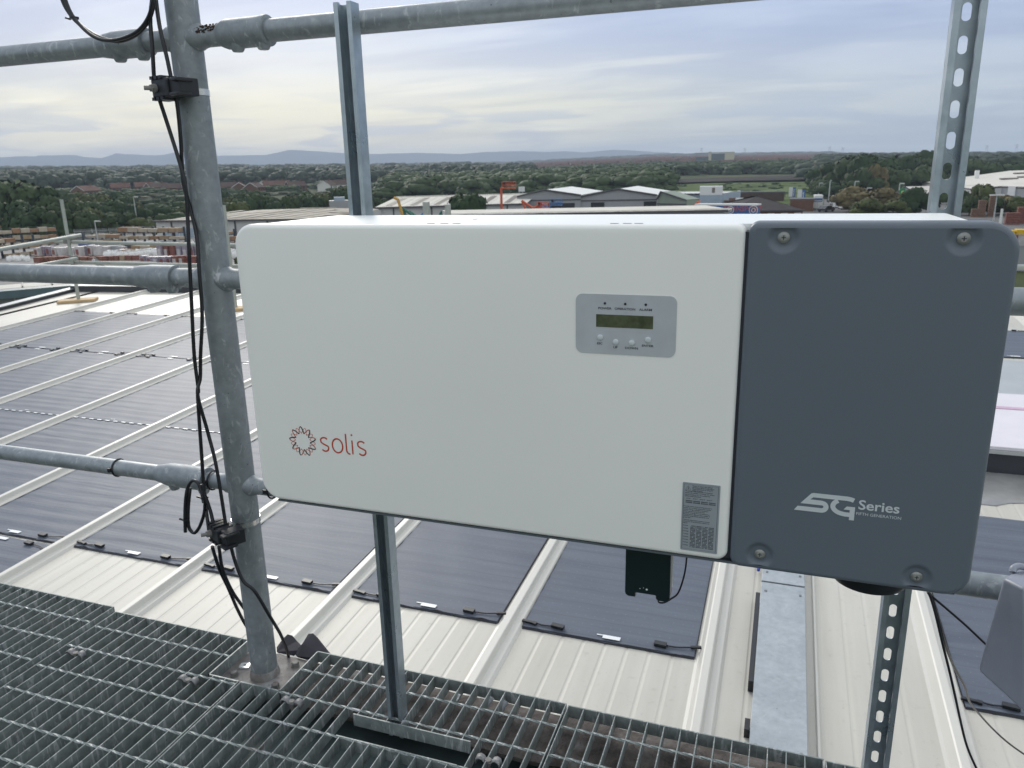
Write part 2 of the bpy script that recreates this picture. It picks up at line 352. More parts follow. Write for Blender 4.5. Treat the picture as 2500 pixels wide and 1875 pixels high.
def ribbon(mb,pts,w,Y,mi=0,closed=False,w_end=None):
    P=[Vector((p[0],p[1])) for p in pts]; n=len(P); L_=[];R_=[]
    for i in range(n):
        a=P[(i-1)%n] if (closed or i>0) else P[i]; b_=P[(i+1)%n] if (closed or i<n-1) else P[i]
        d=(b_-a); d=d.normalized() if d.length>1e-9 else Vector((1,0)); nn=Vector((-d.y,d.x))*(w/2)
        L_.append(P[i]+nn); R_.append(P[i]-nn)
    vs=[(p.x,Y,p.y) for p in L_]+[(p.x,Y,p.y) for p in R_]
    fs=[(i,i+1,n+i+1,n+i) for i in range(n-1)]
    if closed: fs.append((n-1,0,n,2*n-1))
    mb.add(vs,fs,mi)
def arc(cx,cz,r,a0,a1,n=12,rz=None):
    rz=rz or r; return [(cx+r*math.cos(math.radians(a0+(a1-a0)*i/n)),cz+rz*math.sin(math.radians(a0+(a1-a0)*i/n))) for i in range(n+1)]

HAZE=1.9e-4
# ------------------------------------------------------------------ near roof
SL=math.tan(math.radians(2.691)); RZ=-2.2
def RP(x,y,h=0.0): return (x,y,RZ+SL*y+h)           # a point on the roof plane, h above it
roof=empty('roof',RP(-3,5),kind='structure')
CREST=[-10.68,-9.72,-8.76,-7.80,-6.83,-5.83,-4.83,-3.90,-2.98,-2.045,-1.135,-0.222,0.690,1.600,2.52,3.44,4.36,5.28]
def far_y(x): return 9.66+(x+10)*0.118
def cut_y(x): return 4.5
VX=-11.05
# pans between the ribs, each one sheet with small stiffening beads
for i in range(len(CREST)-1):
    a=CREST[i]+0.085; b=CREST[i+1]-0.035
    if i==0: pass
    n=7; prof=[(a,0)]
    for k in range(1,n+1):
        xx=a+(b-a)*k/(n+1); prof+=[(xx-0.010,0),(xx-0.004,-0.0018),(xx+0.001,-0.0018),(xx+0.012,0.0)]
    prof.append((b,0))
    mb=MB(); mb.strip(prof,-1.2,far_y((a+b)/2)-0.02,lambda x,y,h:RP(x,y,h))
    mb.build('roof_panel','roof_cream',roof)
mb=MB(); mb.strip([(VX,0),(-10.715,0)],-1.2,far_y(-10.9),lambda x,y,h:RP(x,y,h)); mb.build('roof_panel','roof_cream',roof)
for i,c in enumerate(CREST):
    if i==0: continue
    mb=MB(); prof=[(c-0.036,0.0),(c-0.022,0.004),(c-0.002,0.044),(c+0.004,0.048),(c+0.032,0.048),(c+0.036,0.045),(c+0.044,0.019),(c+0.047,0.017),(c+0.072,0.015),(c+0.075,0.013),(c+0.085,0.001),(c+0.087,-0.004)]
    mb.strip(prof,-1.2,far_y(c)-0.01,lambda x,y,h:RP(x,y,h)); mb.build('roof_rib','rib_white',roof)
# edge flashings: a raised cap, shade on its inner face painted in as dark colour
fl=MB(); A=(VX,9.55); B=(6.5,far_y(6.5))
def cap(mb,p,q,inn,h=0.10,w=0.16):
    p=Vector((p[0],p[1],0)); q=Vector((q[0],q[1],0)); inn=Vector(inn)
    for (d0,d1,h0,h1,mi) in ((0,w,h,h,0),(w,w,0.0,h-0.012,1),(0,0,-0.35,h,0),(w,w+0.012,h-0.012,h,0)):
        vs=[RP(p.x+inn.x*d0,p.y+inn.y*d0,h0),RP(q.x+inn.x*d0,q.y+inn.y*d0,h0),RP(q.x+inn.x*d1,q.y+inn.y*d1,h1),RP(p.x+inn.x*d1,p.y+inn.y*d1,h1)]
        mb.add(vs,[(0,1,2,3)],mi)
dd=Vector((B[0]-A[0],B[1]-A[1],0)).normalized()
cap(fl,(A[0]-0.1,A[1]+0.12),(B[0],B[1]+0.13),(dd.y,-dd.x,0)); fl.build('far_edge_cap',['flashing','flash_dark'],roof)
fl=MB(); cap(fl,(VX-0.2,9.7),(VX+0.55,1.0),(1,0.08,0),0.055,0.17); fl.build('verge_cap',['flashing','flash_dark'],roof)

# ------------------------------------------------------------------ flexible solar modules, each its own thing
def conn(mb,x0,x1,y,h0,flip):
    # junction box, lead and plug lying along the module's end
    s=1 if not flip else -1
    a=Vector(RP(x0,y,h0)); 
def make_module(xa,xb,y0,y1,ends=(1,0),detail=True):
    t=empty('solar_module',RP((xa+xb)/2,y0))
    mb=MB(); n=int((y1-y0)/0.03); nx=10
    for i in range(n+1):
        for j in range(nx+1):
            x=xa+(xb-xa)*j/nx; y=y0+(y1-y0)*i/n
            e=0.004*math.sin(j*2.3+i*0.2) if i==0 else 0
            mb.v.append(RP(x,y+(0.006*math.sin(j*1.9+xa*5) if i==0 else 0),0.010+0.0015*math.sin(i*2*PI/3.7+0.9*math.sin(x*2.5+i*0.13))+(0.0012*math.sin(j*1.7+i*0.31))+e))
    for i in range(n):
        for j in range(nx): a=i*(nx+1)+j; mb.f.append((a,a+1,a+nx+2,a+nx+1)); mb.m.append(0)
    mb.build('laminate','pv_laminate',t,smooth=True,fix=False)
    eb=MB(); eb.box((0,0,0),(0,0,0)); eb=MB()
    eb.strip([(xa-0.004,0.0),(xa,0.012)],y0,y1,lambda x,y,h:RP(x,y,h)); eb.strip([(xb,0.012),(xb+0.004,0.0)],y0,y1,lambda x,y,h:RP(x,y,h))
    eb.add([RP(xa,y0-0.006,0.001),RP(xb,y0-0.006,0.001),RP(xb,y0+0.001,0.012),RP(xa,y0+0.001,0.012)],[(0,1,2,3)])
    eb.build('sealed_edge','pv_edge',t)
    if detail:
        for near,on in ((True,ends[0]),(False,ends[1])):
            if not on: continue
            yy=y0+0.036 if near else y1-0.036; s=1 if near else -1
            cs=1.0 if y0<3.5 else 0.78
            def blob(x,y,dx,dy,dz,ang=0.0,name='connector'):
                q=MB(); q.obox(RP(x,y,0.014+dz*0.8*cs),dx*0.88*cs,dy*0.85*cs,dz*0.8*cs,(math.cos(ang),math.sin(ang),SL*math.sin(ang)),(-math.sin(ang),math.cos(ang),SL)); o=q.build(name,'black_plastic',t); 
                return o
            j=R.uniform(-.006,.006)
            blob(xa+0.160+j,yy-0.004*s,0.034,0.014,0.009,-0.12,'junction_box'); blob(xa+0.018,yy-0.004*s,0.032,0.008,0.006,-0.12)
            blob(xa+0.052,yy-0.010*s,0.012,0.010,0.007,-0.3)
            q=MB(); q.tube(catmull([RP(xa+0.05,yy-0.004*s,0.02),RP(xa+0.09,yy-0.010*s,0.018),RP(xa+0.13,yy-0.006*s,0.018)],4),0.0035,6); q.build('lead','cable_black',t)
            blob(xb-0.155+j,yy-0.002*s,0.031,0.015,0.009,-0.06,'junction_box'); blob(xb+0.000,yy+0.022*s,0.026,0.007,0.006,0.28)
            q=MB(); q.tube(catmull([RP(xb-0.125,yy,0.018),RP(xb-0.08,yy+0.002*s,0.018),RP(xb-0.02,yy+0.016*s,0.019)],4),0.0033,6); q.build('lead','cable_black',t)
            q=MB(); lx=xa+(xb-xa)*0.53; q.obox(RP(lx,yy-0.010*s,0.0155),0.040,0.012,0.0006,(1,0,0),(0,1,SL)); q.build('data_label','label_white',t)
        q=MB(); q.obox(RP(xa+(xb-xa)*0.47,y0+0.034,0.0150),0.022,0.003,0.0006,(1,0,0),(0,1,SL)); q.build('data_label','label_white',t)
    return t
side=lambda x:'left' if x<-1.3 else 'right'
ROWS=[(2.985,4.707,(1,0)),(4.717,6.48,(0,1)),(6.495,8.28,(1,1))]
cnt=0
for i in range(1,len(CREST)-1):
    xa=CREST[i]+0.085; xb=CREST[i+1]-0.040
    if 10.5<i<11.5: continue                        # the walkway bay beside the cable tray carries none
    bay=('first','second','third','fourth','fifth','sixth','seventh','eighth','ninth','tenth')[abs(10-i) if i<=10 else i-12]+' bay '+('left' if i<=10 else 'right')+' of the tray'
    for r,(y0,y1,e) in enumerate(ROWS):
        if i>=12 and r==1: continue
        if i>=12 and r==2: y0,y1=8.25,9.35
        t=make_module(xa,xb,y0,y1,e)
        row=('nearest','middle','farthest')[r]
        tag(t,'blue-grey solar sheet of the '+row+' row, '+bay,
            'solar panel','dark flexible solar modules laid between the roof ribs')
    if i<=6:
        t=make_module(xa,xb,1.18,2.955,(0,1)); tag(t,'solar sheet running under the walkway edge, '+('first','second','third','fourth','fifth','sixth','seventh','eighth')[6-i]+' leftwards from the post','solar panel','dark flexible solar modules laid between the roof ribs')
# white overlaps seen as dashes along the middle joint
for i in range(2,11):
    xa=CREST[i]+0.10; xb=CREST[i+1]-0.05; mb=MB(); x=xa
    while x<xb-0.05: mb.obox(RP(x+0.02,4.712,0.0165),0.022,0.006,0.0008,(1,0,0),(0,1,SL)); x+=0.088
    mb.build('joint_tape','label_white',roof)

# galvanised cable tray with two lids on the roof
tray=tag(empty('cable_tray',RP(0.09,3)),'grey galvanised cable tray with screwed flat lids lying on the white roof','cable tray')
def lid(y0,y1,name='tray_lid'):
    mb=MB(); x0,x1=-0.010,0.190; mb.strip([(x0,0.0),(x0,0.058),(x0+0.002,0.060),(x1-0.002,0.060),(x1,0.058),(x1,0.0)],y0,y1,lambda x,y,h:RP(x,y,h))
    mb.add([RP(x0,y0,0.03),RP(x1,y0,0.03),RP(x1,y0,0.06),RP(x0,y0,0.06)],[(0,1,2,3)])
    o=mb.build(name,'tray_steel',tray)
    for yy in (y0+0.085,y1-0.075):
        for xx in (x0+0.022,x1-0.022):
            q=MB(); q.tube([RP(xx,yy,0.059),RP(xx,yy,0.064)],0.0065,8); q.tube([RP(xx,yy,0.064),RP(xx,yy,0.0645)],0.0035,6); sc=q.build('screw','screw_steel',o)
lid(2.40,3.588); lid(3.602,4.75); lid(1.2,2.385)
mb=MB(); mb.obox(RP(-0.022,3.17,0.028),0.010,0.33,0.026,(1,0,0),(0,1,SL)); mb.obox(RP(-0.022,2.61,0.02),0.010,0.03,0.02,(1,0,0),(0,1,SL)); mb.build('rubber_foot','black_plastic',tray)
mb=MB(); mb.tube([RP(-0.03,3.74,0.03),RP(-0.028,3.82,0.05)],0.008,6); 
simple('blue_plastic',(0.02,0.05,0.35),0.4,var=0); mb.build('blue_clip','blue_plastic',tray)
mb=MB(); mb.strip([(0.225,0.0),(0.23,0.012),(0.238,0.012),(0.243,0.0)],0.5,7,lambda x,y,h:RP(x,y,h)); mb.build('roof_bead','rib_white',roof)
# raised gutter box across the roof on the right
ub=tag(empty('roof_upstand',RP(2.5,6)),'low raised box with pale pinkish top and dark front across the right of the roof','roof box')
mb=MB()
x0,x1=0.95,6.2; zt=-1.76
mb.box((x0,5.40,-2.0),(x1,8.0,zt-0.03),0); mb.build('kerb','flash_dark',ub)
mb=MB(); mb.box((x0-0.03,5.36,zt-0.045),(x1,8.02,zt-0.022),0); mb.build('lid_edge','flashing',ub)
mb=MB(); mb.box((x0-0.02,5.375,zt-0.02),(x1,6.265,zt)); mb.build('front_sheet','pale_sheet',ub)
mb=MB(); mb.box((x0-0.02,6.27,zt-0.02),(x1,6.33,zt+0.004)); mb.build('pink_strip','pink_sheet',ub)
mb=MB(); mb.box((x0-0.02,6.335,zt-0.02),(x1,6.72,zt)); mb.build('rear_sheet','pale_sheet',ub)
mb=MB(); pts=[]; n=60
top=[(0.9+(5.4)*k/n,5.39) for k in range(n+1)]; bot=[(0.9+5.4*k/n,4.93+0.05*math.sin(k*1.3)+0.03*math.sin(k*2.9+1)) for k in range(n+1)]
mb.add([RP(x,y,0.0035) for x,y in top]+[RP(x,y,0.0035) for x,y in bot],[(i,i+1,n+2+i,n+1+i) for i in range(n)]); tag(mb.build('puddle','wet_roof'),'thin grey puddle standing on the white roof before the raised box','puddle')

# ------------------------------------------------------------------ walkway: beam, tray floor and gratings
GZ=-1.165
beam=tag(empty('walkway_beam',(0,1.37,-1.215)),'dirt covered steel beam carrying the walkway grating and the post','beam')
mb=MB(); 
# flange as a slightly uneven sheet with thickness
nx=160; xs=np.linspace(-3.2,2.2,nx)
for yv in (1.297,1.454):
    for x in xs: mb.v.append((x,yv,-1.215+0.0012*math.sin(x*31)+0.001*math.sin(x*77)))
for i in range(nx-1): mb.f.append((i,i+1,nx+i+1,nx+i)); mb.m.append(0)
mb.add([(-3.2,1.297,-1.225),(2.2,1.297,-1.225),(2.2,1.454,-1.225),(-3.2,1.454,-1.225)],[(0,1,2,3)])
mb.add([(-3.2,1.297,-1.215),(2.2,1.297,-1.215),(2.2,1.297,-1.225),(-3.2,1.297,-1.225)],[(0,1,2,3)])
mb.build('top_flange','dirty_flange',beam,fix=False)
mb=MB(); mb.box((-3.2,1.37,-1.5),(2.2,1.38,-1.226)); mb.build('web','beam_dark',beam)
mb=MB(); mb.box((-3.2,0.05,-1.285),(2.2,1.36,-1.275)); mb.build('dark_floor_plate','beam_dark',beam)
PX=[(-2.46,-1.7267,0.006,1.4355,0.357),(-1.708,-1.1745,0.0,1.4255,0.352),(-1.1665,-0.4034,0.0,1.4365,0.3615),(-0.3960,0.1388,0.0,1.4325,0.3625),(0.1440,0.68,-0.001,1.4300,0.3615)]
names=['leftmost grating panel of the walkway, dark grey green steel','second grating panel from the left, notched left of the post plate','middle grating panel with a rectangular cut-out, in front of the left strut','grating panel right of the cut-out one, over the dirty beam','rightmost grating panel, in the bottom right by the slotted strut']
BT,BH=0.0024,0.030; NOT=(-1.262,-1.056,1.272); HOLE=(-0.849,-0.565,1.184,1.2585)
ydef=0.38
_barmesh={}
def bar_mesh(y0,y1,z):
    k=(round(y0,4),round(y1,4),round(z,4))
    if k not in _barmesh:
        mb=MB(); e=0.0006
        n=1
        mb.add([(-BT/2,y0,-BH),(BT/2,y0,-BH),(BT/2,y1,-BH),(-BT/2,y1,-BH),(-BT/2,y0,-e),(BT/2,y0,-e),(BT/2,y1,-e),(-BT/2,y1,-e),(-BT/2+e,y0,0),(BT/2-e,y0,0),(BT/2-e,y1,0),(-BT/2+e,y1,0)],
            [(0,3,2,1),(0,1,5,4),(2,3,7,6),(1,2,6,5),(3,0,4,7),(5,6,10,9),(7,4,8,11),(8,9,10,11),(4,5,9,8),(6,7,11,10)])
        me=bpy.data.meshes.new('bearing_bar'); me.from_pydata(mb.v,[],mb.f); me.materials.append(MATS['grate_steel']); me.update(); _barmesh[k]=me
    return _barmesh[k]
for pi,(xa,xb,dz,yf,yr) in enumerate(PX):
    z=GZ+dz; t=tag(empty('floor_grating',((xa+xb)/2,1.0,z)),names[pi],'grating')
    n=round((xb-xa)/0.0355); xs_=[xa+(xb-xa)*i/n for i in range(n+1)]
    for x in xs_:
        segs=[(ydef,yf-0.003)]
        if NOT[0]<x<NOT[1] or (pi==1 and x>=NOT[0]-0.001) : segs=[(ydef,NOT[2])]
        if pi==2 and HOLE[0]+0.004<x<HOLE[1]-0.004: segs=[(ydef,HOLE[2]),(HOLE[3],yf-0.003)]
        for a,b in segs:
            o=link('bearing_bar',bar_mesh(a,b,0),t); o.location=(x+R.uniform(-.0006,.0006),0,z)
    def flat(x0,x1,y0,y1,zz=0.0,name='end_bar'):
        mb=MB(); mb.box((x0,y0,z-BH+zz-0.0),(x1,y1,z+0.0004+zz)); mb.build(name,'grate_steel',t)
    nl=NOT[0] if pi==1 else xb; 
    if pi==1: flat(xa-BT/2,NOT[0]+BT/2,yf-0.003,yf); flat(NOT[0],NOT[0]+0.0035,NOT[2],yf-0.0032); flat(NOT[0],xb+BT/2,NOT[2],NOT[2]+0.0035)
    elif pi==2: flat(NOT[1]-BT/2,xb+BT/2,yf-0.003,yf); flat(NOT[1]-0.003,NOT[1],NOT[2],yf-0.0032); flat(xa-BT/2,NOT[1],NOT[2],NOT[2]+0.0035); flat(HOLE[0],HOLE[1],HOLE[3]-0.003,HOLE[3]); flat(HOLE[0],HOLE[1],HOLE[2],HOLE[2]+0.003)
    else: flat(xa-BT/2,xb+BT/2,yf-0.003,yf)
    flat(xa-BT/2,xb+BT/2,ydef-0.003,ydef)
    k=0
    while True:
        y=1.0+yr-0.0885*k; k+=1
        if y<ydef+0.02: break
        spans=[(xa,xb)]
        if y>NOT[2]:
            if pi==1: spans=[(xa,NOT[0])]
            if pi==2: spans=[(NOT[1],xb)]
        if pi==2 and HOLE[2]+0.004<y<HOLE[3]: spans=[(xa,HOLE[0]),(HOLE[1],xb)]
        for a,b in spans:
            # twisted square rod
            mb=MB(); m_=max(6,int((b-a)/0.0125)); o0=0
            for i in range(m_+1):
                x=a+(b-a)*i/m_; th=i*0.62
                for q in range(4):
                    an=th+q*PI/2; mb.v.append((x,y+0.0034*math.cos(an),z-0.0022+0.0030*math.sin(an)))
            for i in range(m_):
                for q in range(4): mb.f.append((i*4+q,i*4+(q+1)%4,(i+1)*4+(q+1)%4,(i+1)*4+q)); mb.m.append(0)
            mb.build('cross_rod','grate_steel',t,fix=False)
# saddle clips
def clip(x,y,lab):
    t=tag(empty('grating_clip',(x,y,GZ)),lab,'clip','saddle clips holding the grating down')
    mb=MB(); w=0.0075; prof=[(-0.026,-0.012),(-0.025,0.001),(-0.018,0.0045),(-0.011,0.002),(-0.007,-0.005),(0.007,-0.005),(0.011,0.002),(0.018,0.0055),(0.025,0.002),(0.027,-0.010)]
    vs=[(x+u,y-w*(1+0.2*math.sin(i)),GZ+h) for i,(u,h) in enumerate(prof)]+[(x+u,y+w,GZ+h) for u,h in prof]; n=len(prof)
    mb.add(vs,[(i,i+1,n+i+1,n+i) for i in range(n-1)]); o=mb.build('saddle','screw_clip',t,smooth=True,fix=False); md=o.modifiers.new('th','SOLIDIFY'); md.thickness=0.0022; md.offset=0
    mb=MB(); mb.tube([(x,y,GZ-0.045),(x,y,GZ-0.001)],0.0045,8); mb.tube([(x,y,GZ-0.004),(x,y,GZ+0.0005)],0.007,6); mb.build('clip_bolt','bolt_rusty',t)
galv('screw_clip',(0.17,0.17,0.17),(0.32,0.32,0.32),metal=0.4,rough=0.55,sc=2,white=0.3,rust=0.3)
def zat(F): p=atZ(F[0],F[1],GZ); return p.x,p.y
clip(*zat((184,1593)),'dull grating clip with rust on the left joint of the walkway'); clip(*zat((459,1658)),'grey grating clip just left of the post base plate'); clip(*zat((712,1711)),'grey grating clip just right of the post base plate'); clip(*zat((1192,1854)),'shiny grating clip right of the rectangular cut-out')
# small litter under the grating
mb=MB(); p=atZ(1112,1707,-1.185)
for k in range(7): mb.obox(p+Vector((R.uniform(-.006,.006),R.uniform(-.006,.006),R.uniform(-.002,.006))),0.005,0.004,0.003,(R.random(),R.random(),0.1),(0.2,R.random()+.2,0.3))
tag(mb.build('paper_scrap','label_white'),'small white crumpled scrap caught between the grating bars','litter')
for k,(F0,F1) in enumerate((((1201,1703),(1186,1725)),((1235,1712),(1222,1736)))):
    a=atZ(*F0,-1.18); b=atZ(*F1,-1.20); mb=MB(); mb.tube([a,b,b+(b-a)*0.4],0.0065,10)
    tag(mb.build('plastic_tube','clear_tube',smooth=True),('left','right')[k]+' one of two short pale plastic tubes stuck under the grating','plastic tube')

# ------------------------------------------------------------------ handrail post with base plate
post=tag(empty('handrail_post',(-1.166,1.36,-1.195)),'thick galvanised steel handrail post bolted to the walkway by a base plate','post')
mb=MB(); mb.tube([(-1.166,1.36,z) for z in np.linspace(-1.2,1.3,24)],0.0318,40); mb.build('tube','post_steel',post,smooth=True)
mb=MB(); mb.tube([(-1.166,1.36,-1.2035),(-1.166,1.36,-1.188),(-1.166,1.36,-1.182)],[0.037,0.0345,0.0318],32); mb.build('weld','plate_steel',post,smooth=True)
mb=MB(); mb.prism([(-1.300,1.300),(-1.075,1.300),(-1.075,1.440),(-1.300,1.440)],(0,0,-1.214),(1,0,0),(0,1,0),(0,0,0.012)); o=mb.build('base_plate','plate_steel',post); bevel(o,0.0015,2)
for i,(x,y) in enumerate(((-1.236,1.330),(-1.111,1.410),(-1.107,1.322),(-1.225,1.416))):
    mb=MB(); mb.tube([(x,y,-1.204),(x,y,-1.200)],0.0105,16); mb.tube([(x,y,-1.200),(x,y,-1.1915),(x,y,-1.190)],[0.0095,0.0095,0.0075],6); o=mb.build('hex_bolt','bolt_rusty',post)
o=MB(); wx,wy=atZ(598,1624,-1.197).x,atZ(598,1624,-1.197).y
o.prism(rrect(-0.013,0.013,-0.010,0.010,0.003,3),(wx,wy,-1.2005),(0.95,0.3,0),(-0.3,0.95,0),(0,0,0.004)); w=o.build('square_washer','zinc_white'); tag(w,'bright square plate washer lying on the base plate left of the post','washer')
o=MB(); o.tube([(wx,wy,-1.1966),(wx,wy,-1.1960)],0.0032,10); o.build('bolt_hole','print_black',w)
# rails through the post: welded stubs, couplings and tubes
def lathe_x(mb,prof,y,z,n=28):
    o=len(mb.v); k=len(prof)
    for x,r in prof:
        for j in range(n): a=2*PI*j/n; mb.v.append((x,y+r*math.cos(a),z+r*math.sin(a)))
    for i in range(k-1):
        for j in range(n): mb.f.append((o+i*n+j,o+i*n+(j+1)%n,o+(i+1)*n+(j+1)%n,o+(i+1)*n+j)); mb.m.append(0)
    mb.f.append(tuple(o+j for j in range(n))[::-1]); mb.f.append(tuple(o+(k-1)*n+j for j in range(n))); mb.m+=[0,0]
RY=1.36
def stub(z,r,x0,x1):
    mb=MB(); prof=[(-1.166,r*1.28),(-1.166+(0.034 if x1>-1.166 else -0.034),r*1.28),(-1.166+(0.044 if x1>-1.166 else -0.044),r*1.08),(-1.166+(0.054 if x1>-1.166 else -0.054),r*1.0),(x1,r)]
    lathe_x(mb,prof,RY,z); mb.build('welded_stub','coupler_steel',post,smooth=True)
rails=[(0.2715,0.0208,'top rail of the handrail, galvanised tube crossing the sky'),(-0.2095,0.0218,'middle rail of the handrail, galvanised tube'),(-0.689,0.0198,'lowest rail of the handrail, galvanised tube')]
for k,(z,r,lab) in enumerate(rails):
    for s in (-1,1): stub(z,r*0.97,0,-1.166+s*0.115)
    for s,(x0,x1) in ((-1,(-2.9,-1.272)),(1,(-1.060,1.9))):
        if s==1 and k==1: x0=-1.05
        t=tag(empty('handrail_tube',(x0,RY,z)),lab.replace('handrail,','handrail '+('left' if s<0 else 'right')+' of the post,'),'rail')
        mb=MB(); dzz=(-0.010 if (k==2 and s==1) else 0); dzz=dzz or (-0.012 if (k==0 and s==1) else 0); rr=[r]*12
        if k==2 and s==1: rr=[r+0.004*i/11 for i in range(12)]
        mb.tube([(x0+(x1-x0)*i/11,RY,z+dzz*(i/11)) for i in range(12)],rr,32); mb.build('tube','rail_steel',t,smooth=True)
        # coupling sleeve with screw bosses
        R0=[0.0275,0.0272,0.0285][k]
        if s<0: xs0=[-1.371,-1.371,-1.397][k]; xs1=[-1.262,-1.272,-1.262][k]; seq=[(xs0-0.012,r+0.0008),(xs0,r+0.003),(xs0+0.022,R0-0.001),(xs0+0.03,R0),(xs1-0.012,R0),(xs1,R0),(xs1+0.001,R0-0.004),(xs1+0.001,r+0.0002)]
        else:
            xs0=-1.076; xs1=-0.968; seq=[(xs0-0.004,r+0.0005),(xs0+0.006,R0-0.002),(xs0+0.012,R0),(xs1-0.018,R0),(xs1-0.008,R0+0.001),(xs1,R0+0.0008),(xs1+0.001,R0-0.003),(xs1+0.001,r+0.0002)]
        if not(s>0 and k>0):
            mb=MB(); lathe_x(mb,seq,RY,z); c=mb.build('coupling','coupler_steel',t,smooth=True)
            for xx in ((xs0+0.036,xs1-0.012)):
                mb=MB(); mb.tube([(xx,RY-0.004,z-R0+0.008),(xx,RY-0.005,z-R0-0.004),(xx,RY-0.005,z-R0-0.0065)],[0.016,0.0115,0.0095],14); mb.build('screw_boss','coupler_steel',c,smooth=True)
mb=MB(); 
# dirt and lichen ridge on the top stub
for k in range(60):
    x=R.uniform(-1.128,-1.078); a=R.uniform(0.2,1.45)**1.0; rr=0.0215
    mb.obox((x,RY-rr*math.cos(a)*0.98,0.2715+rr*math.sin(a)*0.98),0.0017,0.0010,0.0010,(1,R.uniform(-.6,.6),0.2),(0,1,R.uniform(-.8,.8)))
simple('rust_dirt',(0.05,0.028,0.02),0.9,var=0.5,scale=60); mb.build('rust_crust','rust_dirt',post)

# ------------------------------------------------------------------ strut channels behind the inverter
def channel(x,y,w,d,z0,z1,lip,th,slots=None):
    # open towards -y: back web with slots, two sides, two inward lips
    out=[]
    mb=MB(); mb.box((x-w/2,y,z0),(x-w/2+th,y+d,z1)); mb.box((x+w/2-th,y,z0),(x+w/2,y+d,z1)); out.append(('side_walls',mb))
    mb=MB()
    for s in (-1,1):
        xa=x+s*w/2; mb.box((min(xa,xa-s*lip),y-th,z0),(max(xa,xa-s*lip),y-0.0001,z1)); xb=xa-s*lip; mb.box((min(xb,xb+s*th),y,z0),(max(xb,xb+s*th),y+0.006,z1))
    out.append(('lips',mb))
    return out
def web(mb,x,y,w,th,z0,z1,centres,sw,sh):
    xs0,xs1=x-w/2,x+w/2; prev=z0
    for c in sorted(centres):
        a,b=c-sh/2-0.004,c+sh/2+0.004
        mb.box((xs0,y,prev),(xs1,y+th,a))
        # plate with a stadium hole
        n=10; hole=[(x+sw/2*math.cos(t_),c+(sh-sw)/2+sw/2*math.sin(t_)) for t_ in np.linspace(0,PI,n)]+[(x+sw/2*math.cos(t_),c-(sh-sw)/2+sw/2*math.sin(t_)) for t_ in np.linspace(PI,2*PI,n)]
        m_=len(hole); outer=[]
        for hx,hz in hole:
            dx,dz=hx-x,hz-c; k=min(((xs1-x)/abs(dx)) if abs(dx)>1e-6 else 1e9,((b-c)/abs(dz)) if abs(dz)>1e-6 else 1e9); outer.append((x+dx*k,c+dz*k))
        for yy in (y,y+th):
            mb.add([(p[0],yy,p[1]) for p in hole]+[(p[0],yy,p[1]) for p in outer],[(i,(i+1)%m_,m_+(i+1)%m_,m_+i) for i in range(m_)])
        mb.add([(p[0],y,p[1]) for p in hole]+[(p[0],y+th,p[1]) for p in hole],[(i,(i+1)%m_,m_+(i+1)%m_,m_+i) for i in range(m_)])
        for (cx_,cz_) in ((xs0,a),(xs1,a),(xs0,b),(xs1,b)):
            near=sorted(range(m_),key=lambda i:(outer[i][0]-cx_)**2+(outer[i][1]-cz_)**2)[:2]
            mb.add([(outer[near[0]][0],y,outer[near[0]][1]),(outer[near[1]][0],y,outer[near[1]][1]),(cx_,y,cz_)],[(0,1,2)])
        prev=b
    mb.box((xs0,y,prev),(xs1,y+th,z1))
sL=tag(empty('strut_channel',(-0.751,1.28,-1.2)),'left galvanised strut channel rising above the white inverter, open side showing','strut','galvanised struts carrying the inverter')
for nme,mb in channel(-0.751,1.272,0.0345,0.026,-1.212,0.288,0.0085,0.0018): mb.build(nme,'strut_steel',sL)
mb=MB(); mb.box((-0.7665,1.2965,-1.212),(-0.7355,1.2983,0.288)); mb.build('web','strut_steel',sL)
sR=tag(empty('strut_channel',(0.209,1.28,-1.2)),'right slotted strut channel, row of oval holes, leaning out of frame at the top','strut','galvanised struts carrying the inverter')
for nme,mb in channel(0.2095,1.272,0.0400,0.026,-1.60,0.40,0.0085,0.0018): mb.build(nme,'strut_steel',sR)
mb=MB(); web(mb,0.2095,1.2965,0.0400,0.0018,-1.60,0.40,[-1.575+0.0422*i for i in range(46)],0.0116,0.0240); mb.build('slotted_web','strut_steel',sR,fix=False)

# ------------------------------------------------------------------ inverter
inv=tag(empty('solar_inverter',(-0.28,1.0,-0.53)),'large white solar inverter box with dark grey right cover and small display','inverter')
def cover(x0,x1,z0,z1,r,yb,yf,name,mat,rs=None,edge=0.007):
    # rounded front plate with soft front edge
    mb=MB(); segs=5; n=10; rings=[]
    for i in range(segs+1):
        a=PI/2*i/segs; ins=edge*(1-math.sin(a)) ; yy=yf+edge*(1-math.cos(a))
        rings.append((ins,yy))
    loops=[]
    for ins,yy in rings:
        rr=[max(q-ins,0.0015) for q in (rs or (r,r,r,r))]
        loops.append([(u,yy,v) for u,v in rrect(x0+ins,x1-ins,z0+ins,z1-ins,r,n,rr)])
    loops.append([(u,yb,v) for u,v in rrect(x0,x1,z0,z1,r,n,rs or (r,r,r,r))])
    m_=len(loops[0]); 
    for lp in loops: mb.v+=lp
    for i in range(len(loops)-1):
        for j in range(m_): mb.f.append((i*m_+j,i*m_+(j+1)%m_,(i+1)*m_+(j+1)%m_,(i+1)*m_+j)); mb.m.append(0)
    return mb,m_,loops
mb,m_,lp=cover(-0.8155,-0.0495,-0.5270,-0.0690,0.03,1.030,1.0,'a','b',rs=(0.034,0.016,0.012,0.034))
mb.f.append(tuple(range(m_))[::-1]); mb.m.append(0); o=mb.build('white_cover','white_paint',inv,smooth=True)
